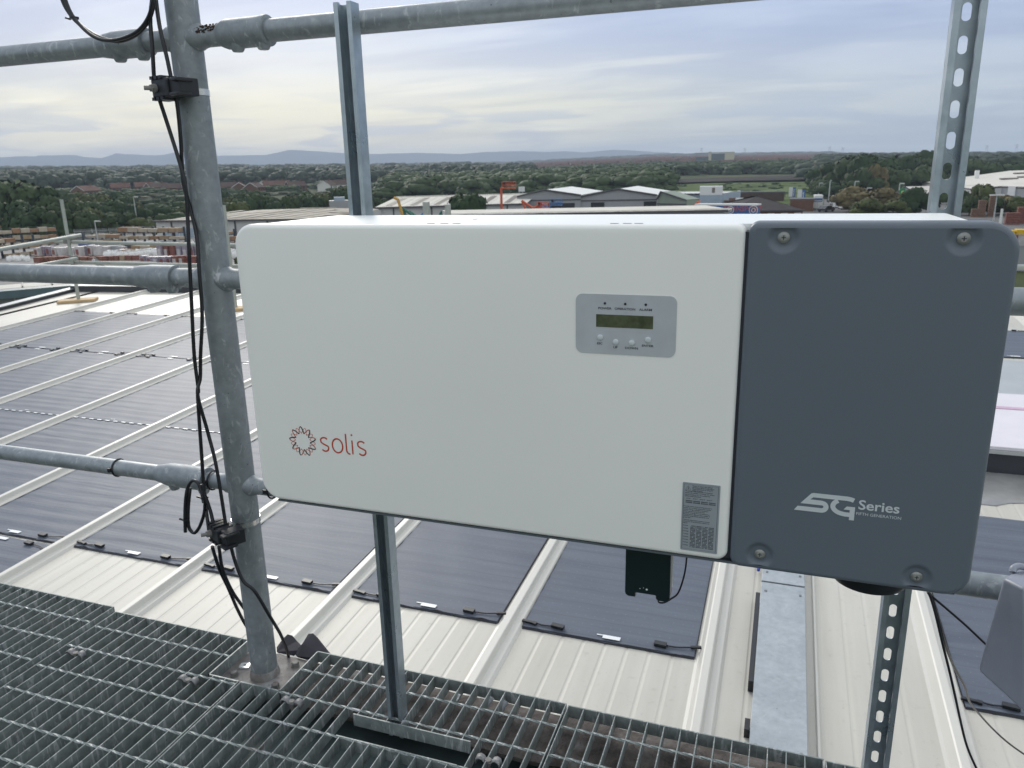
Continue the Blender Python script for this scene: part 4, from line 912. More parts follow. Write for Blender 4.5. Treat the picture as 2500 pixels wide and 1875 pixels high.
# distant hills with real depth
prof=[(-300,388),(0,384),(60,381),(88,382),(93,379.5),(184,378.4),(205,383),(246,385.6),(265,381),(283,374),(303,376),(379,379.5),(400,378),(420,373),(470,376),(529,380),(600,379),(651,378),(680,372),(704,366),(740,367),(773,369),(842,374),(903,376),(1025,373),(1127,376),(1160,373),(1188,371),(1270,369),(1339,371),(1383,369),(1424,372),(1470,368),(1497,365.6),(1545,367),(1600,371),(1627,371.5),(1658,378),(1690,385),(1760,398)]
mb=MB(); k=0; pp=[]
for (a,b_) in zip(prof,prof[1:]):
    n=max(1,int((b_[0]-a[0])/14))
    for i in range(n): u=i/n; pp.append((a[0]+(b_[0]-a[0])*u,a[1]+(b_[1]-a[1])*u+0.25*math.sin((a[0]+(b_[0]-a[0])*u)*0.11)))
for fx,fy in pp:
    P=atR(fx,fy,7200); d=Vector((P.x,P.y,0)).normalized()
    for (q,hh) in ((-900,-0.55),(-520,0.35),(-240,0.78),(0,1.0),(500,0.9),(1500,0.1)):
        base=40.0; z=base+(P.z-base)*hh+6*math.sin(fx*0.05+q); 
        if hh<0: z=30
        if q==0: z=P.z
        mb.v.append((P.x+d.x*q,P.y+d.y*q,z))
n=len(pp)
for i in range(n-1):
    for j in range(5): a=i*6+j; mb.f.append((a,a+6,a+7,a+1)); mb.m.append(0)
simple('moor',(0.05,0.066,0.088),0.95,var=0.35,scale=0.003,spec=0.05)  # blue of the distant haze is mixed into the hill colour
tag(mb.build('hills','moor',smooth=True,fix=False),kind='structure')

# ground sheets that follow the terrain
def sheet(name,up,lo,mat,lift=0.15,n=24,m_=6):
    def interp(pl,x):
        for (a,ya),(b,yb) in zip(pl,pl[1:]):
            if a<=x<=b: return ya+(yb-ya)*(x-a)/(b-a)
        return pl[-1][1]
    mb=MB(); xa,xb=up[0][0],up[-1][0]
    for i in range(n+1):
        x=xa+(xb-xa)*i/n; y0=interp(up,x); y1=interp(lo,x); A_=at_ground(x,y0); B_=at_ground(x,y1)
        for j in range(m_+1):
            p=A_.lerp(B_,j/m_); mb.v.append((p.x,p.y,gz(p.x,p.y)+lift))
    for i in range(n):
        for j in range(m_): a=i*(m_+1)+j; mb.f.append((a,a+1,a+m_+2,a+m_+1)); mb.m.append(0)
    return tag(mb.build(name,mat,fix=False),kind='structure')
simple('meadow',(0.085,0.115,0.045),0.95,var=0.45,scale=0.06,spec=0.05); simple('ballast',(0.055,0.050,0.046),0.95,var=0.3,scale=0.05,spec=0.05); simple('asphalt',(0.13,0.13,0.13),0.9,var=0.2,scale=0.2,spec=0.2); simple('concrete',(0.27,0.26,0.25),0.9,var=0.15,scale=0.3,spec=0.2)
simple('scrub',(0.06,0.085,0.035),0.95,var=0.4,scale=0.05,spec=0.05)
sheet('field',[(1520,453),(1600,450),(1800,447),(2010,444)],[(1520,500),(2010,500)],'meadow',0.2,40)
sheet('embankment',[(1480,449),(1620,443),(1750,438),(1990,431)],[(1480,456),(1620,452),(1800,446),(1990,443)],'ballast',1.0,30)
yp=[atZ(*p,-10.96) for p in ((-250,585),(230,572),(600,560),(800,575),(760,700),(600,780),(-250,800))]
mb=MB(); mb.add([tuple(p) for p in yp],[tuple(range(len(yp)))]); tag(mb.build('yard_paving','concrete'),kind='structure')
yp=[atZ(*p,-10.955) for p in ((850,540),(1100,515),(1500,500),(2090,483),(2560,490),(2560,640),(850,640))]
mb=MB(); mb.add([tuple(p) for p in yp],[tuple(range(len(yp)))]); tag(mb.build('car_park','asphalt'),kind='structure')
yp=[atZ(*p,-10.93) for p in ((2440,566),(2600,560),(2600,655),(2455,648))]
mb=MB(); mb.add([tuple(p) for p in yp],[tuple(range(len(yp)))]); tag(mb.build('grass_verge','meadow'),kind='structure')
yp=[atZ(*p,-10.92) for p in ((2440,648),(2600,660),(2600,668),(2440,655))]
mb=MB(); mb.add([tuple(p) for p in yp],[tuple(range(len(yp)))]); tag(mb.build('kerb','concrete'),kind='structure')

# ------------------------------------------------------------------ trees
def leafmat(name,lo,hi):
    m,t,b=new_mat(name); g=N(t,'ShaderNodeNewGeometry').outputs['Position']; n1=noise(t,g,0.35,3,0.6); n2=noise(t,g,0.9,2,0.6)
    oi=N(t,'ShaderNodeObjectInfo'); c=ramp(t,n1,[(0.3,lo),(0.7,hi)]); c=mix(t,ramp(t,n2,[(0.3,0.0),(0.7,0.35)]),c,tuple(min(1,h*1.15) for h in hi))
    c2=mix(t,math_(t,'MULTIPLY',oi.outputs['Random'],0.45),c,tuple(l*0.8 for l in lo))
    t.links.new(c2,b.inputs['Base Color']); b.inputs['Roughness'].default_value=0.7; b.inputs['Specular IOR Level'].default_value=0.15
leafmat('leaf_dark',(0.022,0.042,0.020),(0.044,0.078,0.030)); leafmat('leaf_mid',(0.032,0.054,0.024),(0.056,0.084,0.034)); leafmat('leaf_olive',(0.046,0.060,0.022),(0.082,0.098,0.034)); leafmat('leaf_brown',(0.085,0.068,0.035),(0.17,0.145,0.07)); leafmat('leaf_far',(0.028,0.044,0.028),(0.038,0.056,0.033))
simple('bark',(0.07,0.055,0.04),0.9,var=0.3)
def crown_arrays(nl,nq,seed,leaf=0.10,flat=0.85,seg=6,ring=3):
    rg=np.random.default_rng(seed); lob=[]
    for i in range(nl):
        a=rg.uniform(0,2*PI); rr=rg.uniform(0.05,0.62); h=rg.uniform(0.15,0.85); lob.append((rr*math.cos(a)*(1-0.4*h),rr*math.sin(a)*(1-0.4*h),h,rg.uniform(0.24,0.42)))
    lob=np.array(lob); idx=rg.integers(0,nl,nq); c=lob[idx]
    d=rg.normal(size=(nq,3)); d/=np.linalg.norm(d,axis=1)[:,None]; d[:,2]=np.where(d[:,2]<-0.35,-d[:,2],d[:,2])
    rad=c[:,3]*rg.uniform(0.72,1.08,nq); p=c[:,:3]+d*rad[:,None]*np.array([1,1,0.8]); p[:,2]=np.clip(p[:,2]*flat,0.01,None)
    nrm=d+rg.normal(size=(nq,3))*0.30; nrm/=np.linalg.norm(nrm,axis=1)[:,None]
    u=np.cross(nrm,rg.normal(size=(nq,3))); u/=np.linalg.norm(u,axis=1)[:,None]; w=np.cross(nrm,u); s=(leaf*rg.uniform(0.55,1.25,nq))[:,None]
    V_=np.stack([p-u*s-w*s*0.7,p+u*s-w*s*0.5,p+u*s*0.8+w*s*0.7,p-u*s*0.7+w*s*0.8],1).reshape(-1,3)
    sn=d*0.85+nrm*0.2+np.array([0,0,0.28]); sn/=np.linalg.norm(sn,axis=1)[:,None]; NV=np.repeat(sn,4,0)
    iv=[];inn=[]
    for (lx,ly,lz,lr) in lob:
        g_=lambda i,j:(math.sin(ph_[j])*math.cos(2*PI*(i+0.3*j)/seg),math.sin(ph_[j])*math.sin(2*PI*(i+0.3*j)/seg),math.cos(ph_[j]))
        ph_=[0.12+1.95*q/ring for q in range(ring+1)]
        for i in range(seg):
            for j in range(ring):
                for (a_,b_) in ((i,j),(i,j+1),(i+1,j+1),(i+1,j)):
                    n_=g_(a_,b_); q=0.90*lr*(1+0.10*math.sin(7*n_[0]+5*n_[1]+seed)); iv.append((lx+n_[0]*q,ly+n_[1]*q,max(0.01,(lz+n_[2]*q*0.8)*flat))); inn.append((n_[0],n_[1],n_[2]+0.25))
    inn=np.array(inn); inn/=np.linalg.norm(inn,axis=1)[:,None]; V_=np.concatenate([V_,np.array(iv)]); NV=np.concatenate([NV,inn])
    V_[:,:2]/=np.percentile(np.abs(V_[:,:2]),98.5); V_[:,2]/=np.percentile(V_[:,2],99)
    return V_,NV
def mesh_quads(name,V_,mat,NN=None):
    n=len(V_)//4; me=bpy.data.meshes.new(name); me.vertices.add(len(V_)); me.vertices.foreach_set('co',V_.astype(np.float32).ravel())
    me.loops.add(4*n); me.loops.foreach_set('vertex_index',np.arange(4*n,dtype=np.int32)); me.polygons.add(n)
    me.polygons.foreach_set('loop_start',np.arange(0,4*n,4,dtype=np.int32)); 
    try: me.polygons.foreach_set('loop_total',np.full(n,4,dtype=np.int32))
    except Exception: pass
    me.materials.append(MATS[mat]); me.update(calc_edges=True); me.validate()
    if NN is not None: me.polygons.foreach_set('use_smooth',np.ones(n,dtype=bool)); me.normals_split_custom_set_from_vertices(NN.astype(np.float32))
    return me
CR=[crown_arrays(13,2400,s,0.055,seg=8,ring=4) for s in range(5)]
CRM={}
def crown_mesh(v,mat):
    if (v,mat) not in CRM:
        CRM[(v,mat)]=mesh_quads('crown',CR[v][0],mat,CR[v][1])
    return CRM[(v,mat)]
mb=MB(); mb.tube([(0,0,-0.02),(0.01,0,0.2),(0.0,0.01,0.45),(0.02,0,0.75)],[0.035,0.026,0.02,0.008],8)
for a in (0.3,2.2,4.4): mb.tube([(0,0,0.25),(0.15*math.cos(a),0.15*math.sin(a),0.45),(0.3*math.cos(a),0.3*math.sin(a),0.6)],[0.014,0.01,0.004],6)
tk=mb.build('trunk','bark'); TRUNK=tk.data; bpy.data.objects.remove(tk)
def tree(p,h,w,mat,label,group=None,v=None,cat='tree',name='tree'):
    t=tag(empty(name,p),label,cat,group); v=R.randrange(5) if v is None else v
    c=link('crown',crown_mesh(v,mat),None); c.parent=t; c.scale=(w/2,w/2,h*0.97); c.location=(0,0,h*0.03); c.rotation_euler=(0,0,R.uniform(0,6.28))
    k=link('trunk',TRUNK,None); k.parent=t; k.scale=(h,h,h); return t
def tree_top(fx,ytop,r,wpx,mat,label,group=None,**kw):
    g0=onr(fx,r); T=atR(fx,ytop,r); h=max(1.5,T.z-g0.z); return tree(g0,h,wpx*r/FPX,mat,label,group,**kw)
GB='trees and bushes in the belt beyond the yard'
mats_=['leaf_dark','leaf_mid','leaf_dark','leaf_olive','leaf_mid']
tl={'leaf_dark':'dark green bushy tree in the belt between timber yard and houses','leaf_mid':'mid green rounded tree in the belt between timber yard and houses','leaf_olive':'yellowish green rounded tree in the belt between timber yard and houses'}
for q_,(fx,yt,r,w,mt) in enumerate(((-25,452,205,130,'leaf_dark'),(35,446,200,120,'leaf_mid'),(75,462,196,100,'leaf_dark'),(110,482,192,80,'leaf_mid'),(0,495,185,100,'leaf_dark'),(60,505,180,90,'leaf_dark'),(120,515,176,70,'leaf_mid'))):
    tree_top(fx,yt,r,w,mt,('broad tall','rounded tall','narrow tall','short pointed','broad lower','squat','small low')[q_]+(' dark' if mt=='leaf_dark' else ' mid')+' green tree in the left edge clump beyond the racks',GB+', left clump')
ORD=['leftmost','second','third','fourth','fifth','sixth','seventh','eighth','ninth','tenth','eleventh','twelfth','thirteenth','fourteenth','fifteenth','sixteenth','seventeenth','eighteenth','nineteenth','twentieth','twenty-first','twenty-second','twenty-third','twenty-fourth','twenty-fifth','twenty-sixth','twenty-seventh','twenty-eighth','twenty-ninth','thirtieth','thirty-first','thirty-second','thirty-third','thirty-fourth','thirty-fifth']
cn={'leaf_dark':'dark green','leaf_mid':'mid green','leaf_olive':'yellowish green','leaf_brown':'brownish'}
rows=[[] for _ in range(5)]
x=140
while x<905:
    for row,(r,y0) in enumerate(((430,474),(330,480),(265,489),(215,501),(188,524))):
        if x>560 and row==4: continue
        fx=x+R.uniform(-10,10)+row*9; mt=R.choice(mats_); hump=8*math.sin(fx*0.021)+5*math.sin(fx*0.057+1)
        if row==0: hump*=0.5
        if x>520: hump+=-6+(row-1)*-8
        rows[row].append((fx,y0+hump+R.uniform(-5,6),r+R.uniform(-12,12),R.uniform(38,66)*(1.1 if row>2 else 0.85),mt))
    x+=R.uniform(24,32)
rn=['hindmost row','second hindmost row','middle row','second front row','front row']
for k,rw in enumerate(rows):
    rw.sort()
    for i,(fx,yt,r,w,mt) in enumerate(rw): tree_top(fx,yt,r,w,mt,cn[mt]+' tree, '+ORD[i]+(' of' if i==0 else ' from left in')+' the '+rn[k]+' of the belt',GB)
# single trees
tree_top(1133,477,140,118,'leaf_dark','dark round bush before the cream roofed shed, left of the orange lift',v=3)
for q_,(fx,yt,r,w) in enumerate(sorted(((2010,410,330,75),(2040,398,320,85),(2075,384,310,90),(2110,380,305,90),(2150,392,300,80),(2190,384,330,90),(2230,388,335,85),(2262,372,345,80),(2100,412,285,75),(2145,418,285,80),(2180,412,290,70),(2225,415,300,75),(2270,405,320,80),(2310,395,330,80),(2350,392,380,90),(2395,400,380,80),(2440,404,400,85),(2490,400,400,90),(2005,440,290,50),(2035,446,280,60),(2085,440,280,60),(2250,430,310,60)))):
    mt=R.choice(['leaf_dark','leaf_dark','leaf_mid']); tree_top(fx,yt,r,w,mt,cn[mt]+' tree, '+ORD[q_]+(' of' if q_==0 else ' from left in')+' the clump beyond the vans','trees behind the car park')
tree_top(2140,405,282,40,'leaf_brown','thin brownish tree in front of the dark clump, above the autumn bush')
tree_top(2095,458,203,88,'leaf_brown','left half of the broad autumn brown bush beside the white vans'); tree_top(2155,462,198,100,'leaf_brown','right half of the broad autumn brown bush beside the white vans'); tree_top(2120,486,180,70,'leaf_olive','olive green bush at the foot of the autumn brown bush'); tree_top(2190,490,185,60,'leaf_olive','small olive bush between autumn bush and dark green tree')
tree_top(2245,460,190,62,'leaf_dark','dark blue-green tree left of the slotted strut'); tree_top(2290,470,192,55,'leaf_mid','mid green tree behind the slotted strut'); tree_top(2222,480,188,40,'leaf_dark','small dark tree under the green sign building')
tree_top(2352,468,200,46,'leaf_mid','mid green tree just right of the slotted strut'); tree_top(2408,452,205,52,'leaf_olive','tall olive tree before the big white warehouse'); tree_top(2378,480,190,50,'leaf_mid','rounded green tree before the dark warehouse door'); tree_top(2425,482,190,56,'leaf_mid','green tree left of the right street lamp'); tree_top(2470,478,195,56,'leaf_brown','brownish tree right of the right street lamp'); tree_top(2500,482,190,50,'leaf_olive','olive tree at the right edge before the grey wall')
tree_top(567,628,100,30,'leaf_olive','yellow-green shrub below the white bags right of the post',cat='shrub'); tree_top(372,545,172,30,'leaf_olive','light yellow-green shrub at the left corner of the brown roofed warehouse',cat='shrub')
# woods: one mass of crowns
CL=[crown_arrays(8,55,s,0.07) for s in range(20,28)]; CN=[crown_arrays(12,260,s,0.06) for s in range(30,38)]
def wood(name,spots,mat,label,fine=False):
    V_=[];N_=[]
    for (x,y,z,w,h) in spots:
        c,cn_=(CN if fine else CL)[R.randrange(8)]; a=R.uniform(0,6.28); ca,sa=math.cos(a),math.sin(a)
        V_.append(np.stack([(c[:,0]*ca-c[:,1]*sa)*w*0.62+x,(c[:,0]*sa+c[:,1]*ca)*w*0.62+y,c[:,2]*h+z-0.5],1)); N_.append(np.stack([cn_[:,0]*ca-cn_[:,1]*sa,cn_[:,0]*sa+cn_[:,1]*ca,cn_[:,2]],1))
    o=link(name,mesh_quads(name,np.concatenate(V_),mat,np.concatenate(N_))); return tag(o,label,'woodland',kind='stuff')
def spots(f0,f1,r0_,r1_,n,w0,w1,h0,h1,keep=None):
    out=[]
    for _ in range(n):
        fx=R.uniform(f0,f1); r=r0_*(r1_/r0_)**(R.random()**0.9); p=onr(fx,r); s=1+0.35*(r-r0_)/(r1_-r0_)
        if keep and not keep(fx,r): continue
        out.append((p.x,p.y,p.z,R.uniform(w0,w1)*s,R.uniform(h0,h1)))
    return out
wood('scrub_trees',spots(-200,900,440,560,120,6,10,3,5),'leaf_mid','low trees growing among the houses',True)
wood('woodland',spots(-200,1300,560,1300,900,11,17,9,14),'leaf_far','broad dark wood spreading behind the houses')
wood('woodland',spots(-200,1140,1300,3600,560,26,44,11,17),'leaf_far','far dark wood below the hills')
def tk_(fx,r): return True
wood('hedgerow_trees',spots(940,1620,330,640,330,9,15,6,10),'leaf_mid','green scrub and trees beyond the sheds',True)
wood('hedgerow_trees',spots(1300,2010,600,900,420,11,17,6,9),'leaf_mid','band of bushy trees beyond the embankment',True)
wood('woodland',spots(1150,2030,3000,5200,260,40,80,8,15),'leaf_far','tree line along the top of the far town')
wood('woodland',spots(2000,2700,420,2200,420,16,26,9,13),'leaf_far','wood rising behind the big white warehouse')
wood('hedgerow_trees',spots(1120,2020,900,2800,430,10,20,5,8.5),'leaf_far','garden trees scattered among the far houses')
mb_=[]
for _ in range(90):
    g0=at_ground(R.uniform(1560,2000),R.uniform(450,482)); mb_.append((g0.x,g0.y,g0.z,R.uniform(2,4.5),R.uniform(0.8,1.8)))
wood('field_scrub',mb_,'leaf_dark','small dark bushes dotted over the bright green field')

# ------------------------------------------------------------------ houses
simple('brick_red',(0.15,0.085,0.062),0.85,var=0.15,scale=0.6,spec=0.1); simple('render_white',(0.66,0.65,0.61),0.8,var=0.05); simple('roof_red',(0.12,0.068,0.055),0.85,var=0.2,scale=0.5,spec=0.1); simple('roof_brown',(0.085,0.06,0.052),0.85,var=0.2,scale=0.5,spec=0.1); simple('window_dark',(0.03,0.035,0.04),0.15,var=0)
simple('trim_white',(0.72,0.72,0.70),0.6,var=0)
def gable_arrays(L_,D_,H_,rh,ov=0.3):
    b=MB(); b.box((-L_/2,-D_/2,-1),(L_/2,D_/2,H_),0); b.add([(-L_/2,-D_/2,H_),(-L_/2,D_/2,H_),(-L_/2,0,H_+rh)],[(0,1,2)],0); b.add([(L_/2,-D_/2,H_),(L_/2,D_/2,H_),(L_/2,0,H_+rh)],[(0,2,1)],0)
    r_=MB(); k=rh/(D_/2); e=L_/2+ov; d=D_/2+ov; z0=H_-ov*k; th=0.18
    r_.add([(-e,-d,z0),(e,-d,z0),(e,0,H_+rh),(-e,0,H_+rh),(-e,-d,z0+th),(e,-d,z0+th),(e,0,H_+rh+th),(-e,0,H_+rh+th)],[(0,1,2,3),(7,6,5,4),(0,4,5,1),(0,3,7,4),(1,5,6,2)],0)
    r_.add([(-e,d,z0),(e,d,z0),(e,0,H_+rh),(-e,0,H_+rh),(-e,d,z0+th),(e,d,z0+th),(e,0,H_+rh+th),(-e,0,H_+rh+th)],[(3,2,1,0),(4,5,6,7),(1,5,4,0),(4,7,3,0),(2,6,5,1)],0)
    return b,r_
def house(fx,ytop,r,L_,D_,rz,wall,roofm,label,group=None):
    p=onr(fx,r); T=atR(fx,ytop,r); tot=max(6.0,T.z-p.z); rh=2.4; H_=tot-rh
    t=tag(empty('house',(0,0,0)),label,'house',group)
    b,r_=gable_arrays(L_,D_,H_,rh); w=b.build('wall',wall,t); q=r_.build('roof',roofm,t)
    mb=MB(); mb.box((L_*0.22,-0.35,H_+rh-0.6),(L_*0.22+0.9,0.35,H_+rh+1.0)); mb.build('chimney','brick_red',q)
    for sx in (-0.3,0.05,0.32):
        for zz in (H_*0.22,H_*0.68):
            mb=MB(); mb.box((L_*sx-0.6,-D_/2-0.04,zz-0.6),(L_*sx+0.6,-D_/2-0.01,zz+0.6)); mb.build('window','window_dark',t)
    mb=MB(); 
    for e in (-L_/2-0.33,L_/2+0.31):
        for s in (-1,1): mb.add([(e,s*(D_/2+0.3),H_-0.35),(e,0,H_+rh-0.05),(e,0,H_+rh+0.2),(e,s*(D_/2+0.3),H_-0.1)],[(0,1,2,3)])
        mb.build('bargeboard','trim_white',t,fix=False); mb=MB()
    t.location=p; t.rotation_euler=(0,0,rz); return t
hl='houses between the tree belt and the wood'
toward=lambda fx: -math.atan2(ray(fx,430).x,ray(fx,430).y)
for fx,yt,r,L_,w,rf,dr,lab in ((205,474,470,13,'brick_red','roof_red',0.9,'brick house with white gable trim, leftmost of the houses before the wood'),
    (290,473,520,10,'brick_red','roof_red',-0.1,'red roofed house second from the left before the wood'),
    (348,473,530,10,'brick_red','roof_red',0.1,'small red roofed house seen just above the lamp head'),
    (380,472,500,12,'brick_red','roof_brown',0.5,'red roofed house left of the black cables'),
    (428,467,480,15,'brick_red','roof_brown',0.05,'brown roofed house seen through the black cables'),
    (470,468,480,13,'brick_red','roof_brown',0.2,'brown roofed house hidden mostly by the handrail post'),
    (558,461,475,11,'brick_red','roof_brown',0.15,'dark roofed house just right of the handrail post'),
    (583,461,465,7,'brick_red','roof_red',1.45,'small brick gabled house right of the dark roofed one'),
    (618,463,455,9,'brick_red','roof_brown',1.1,'orange brick gabled house left of the white gabled one'),
    (645,453,500,8,'render_white','roof_red',1.2,'white gabled house end left of the long red roof'),
    (672,453,495,15,'render_white','roof_red',0.1,'long red roofed house with white walls left of the left strut'),
    (797,451,470,9,'render_white','roof_brown',1.1,'white gabled house touching the left side of the left strut'),
    (825,450,480,14,'render_white','roof_brown',0.1,'brown roofed white house half hidden by the left strut'),
    (720,470,470,10,'brick_red','roof_brown',0.3,'low brick house between the two white houses'),
    (1095,452,620,10,'brick_red','roof_brown',0.3,'small brick house in the far trees above the round bush')):
    house(fx,yt,r,L_,8,toward(fx)+dr,w,rf,lab)
# the far town: the 300 nearest as houses, the rest one mass
hm=[]
for wall,rf,dim in (('brick_red','roof_red',(10,8)),('brick_red','roof_brown',(14,8)),('render_white','roof_red',(9,8)),('brick_red','roof_red',(22,8))):
    b,r_=gable_arrays(dim[0],dim[1],5.0,2.6); o=len(b.v); b.v+=r_.v; b.f+=[tuple(o+i for i in f) for f in r_.f]; b.m+=[1]*len(r_.f)
    ob=b.build('house',[wall,rf]); hm.append(ob.data); bpy.data.objects.remove(ob)
near=[]
for _ in range(1400):
    if R.random()<0.85: fx=1120+890*R.random()**0.85; r=R.uniform(930,3000)
    else: fx=R.uniform(2000,2560); r=R.uniform(900,2600)
    near.append((r,fx))
near.sort()
Vf=[];Ff=[];Mf=[]
for i,(r,fx) in enumerate(near):
    p=onr(fx,r); k=R.choices((0,1,2,3),(5,4,2,2))[0]; rz=toward(fx)+R.choice((0.1,0.4,1.5,-0.3))+R.uniform(-.15,.15)
    if i<300:
        o=link('house',hm[k]); o.location=p; o.rotation_euler=(0,0,rz); tag(o,'small far red roofed house in the town below the skyline','house','far houses of the town')
    else:
        me=hm[k]; ca,sa=math.cos(rz),math.sin(rz); o=len(Vf)
        Vf+= [(v.co.x*ca-v.co.y*sa+p.x,v.co.x*sa+v.co.y*ca+p.y,v.co.z+p.z) for v in me.vertices]; Ff+=[tuple(o+q for q in f.vertices) for f in me.polygons]; Mf+=[f.material_index for f in me.polygons]
me=bpy.data.meshes.new('far_town'); me.from_pydata(Vf,[],Ff); me.materials.append(MATS['brick_red']); me.materials.append(MATS['roof_red']); me.polygons.foreach_set('material_index',Mf); tag(link('far_town',me),'farther red roofed houses packed along the skyline','town',kind='stuff')
# pylons on the skyline
for fx,yt in ((1710,361),(1815,362),(2020,358),(2052,360),(2400,355),(2472,352)):
    p=onr(fx,3000); T=atR(fx,yt,3000); h=T.z-p.z; mb=MB()
    for s in (-1,1): mb.tube([p+Vector((s*4,0,0)),p+Vector((s*0.6,0,h))],0.35,4)
    for q in (0.7,0.82,0.94): mb.tube([p+Vector((-7*q,0,h*q)),p+Vector((7*q,0,h*q))],0.3,4)
    simple('pylon_grey',(0.2,0.2,0.22),0.7,var=0) if 'pylon_grey' not in MATS else None
    tag(mb.build('pylon','pylon_grey'),'thin electricity pylon standing on the skyline on the right','pylon','pylons on the skyline')
# modern low building in the trees, far right of centre
mb_t=tag(empty('office_building',(0,0,0)),'pale flat roofed building far off in the trees above the field','building')
p=onr(1730,900); d=Vector((math.cos(-toward(1730)),-math.sin(-toward(1730)),0)) if False else Vector((math.cos(toward(1730)),math.sin(toward(1730)),0)); nrm=Vector((d.y,-d.x,0)); upv=Vector((0,0,1))
simple('pale_wall',(0.50,0.47,0.36),0.8,var=0.05); simple('slate_glass',(0.10,0.13,0.15),0.3,var=0.1)
def bx_on(p,d,nrm,a,b,z0,z1,dep,name,mat,par):
    mb=MB(); c=p+d*((a+b)/2)-nrm*(dep/2)+upv*((z0+z1)/2); mb.obox(c,(b-a)/2,dep/2,(z1-z0)/2,d,nrm,upv); return mb.build(name,mat,par)
bx_on(p,d,nrm,-15,-1,4,11.5,12,'grey_wing','slate_glass',mb_t); bx_on(p,d,nrm,-1,2,3,17,8,'tower','pale_wall',mb_t); bx_on(p,d,nrm,2,16,8,14.5,12,'middle_wing','slate_glass',mb_t); bx_on(p,d,nrm,16,26,8,16,12,'pale_wing','pale_wall',mb_t); bx_on(p,d,nrm,-15.5,26.5,15.5,16.2,12.4,'flat_roof','flashing',mb_t)

# ------------------------------------------------------------------ sheds and warehouses
simple('clad_grey',(0.30,0.31,0.32),0.6,var=0.06,scale=0.3); simple('clad_light',(0.50,0.50,0.49),0.6,var=0.06,scale=0.3); simple('clad_blue',(0.30,0.37,0.44),0.6,var=0.06,scale=0.3); simple('clad_green',(0.24,0.28,0.22),0.6,var=0.06,scale=0.3)
simple('sheet_brown',(0.37,0.335,0.28),0.75,var=0.12,scale=0.35,spec=0.05); simple('sheet_cream',(0.60,0.575,0.52),0.7,var=0.08,scale=0.3,spec=0.05); simple('sheet_white',(0.70,0.71,0.69),0.6,var=0.04,scale=0.3,spec=0.05); simple('sheet_green',(0.26,0.30,0.25),0.6,var=0.05,scale=0.3,spec=0.05)
simple('skylight_dull',(0.20,0.185,0.16),0.5,var=0.15,scale=0.5,spec=0.05); simple('skylight_pale',(0.42,0.40,0.37),0.5,var=0.1,scale=0.5,spec=0.05); simple('door_dark',(0.012,0.014,0.018),0.6,var=0); simple('gutter_dark',(0.07,0.07,0.075),0.6,var=0); simple('gutter_teal',(0.07,0.115,0.13),0.45,var=0.1)
def quadm(mb,P,mi=0): mb.add([tuple(q) for q in P],[tuple(range(len(P)))],mi)
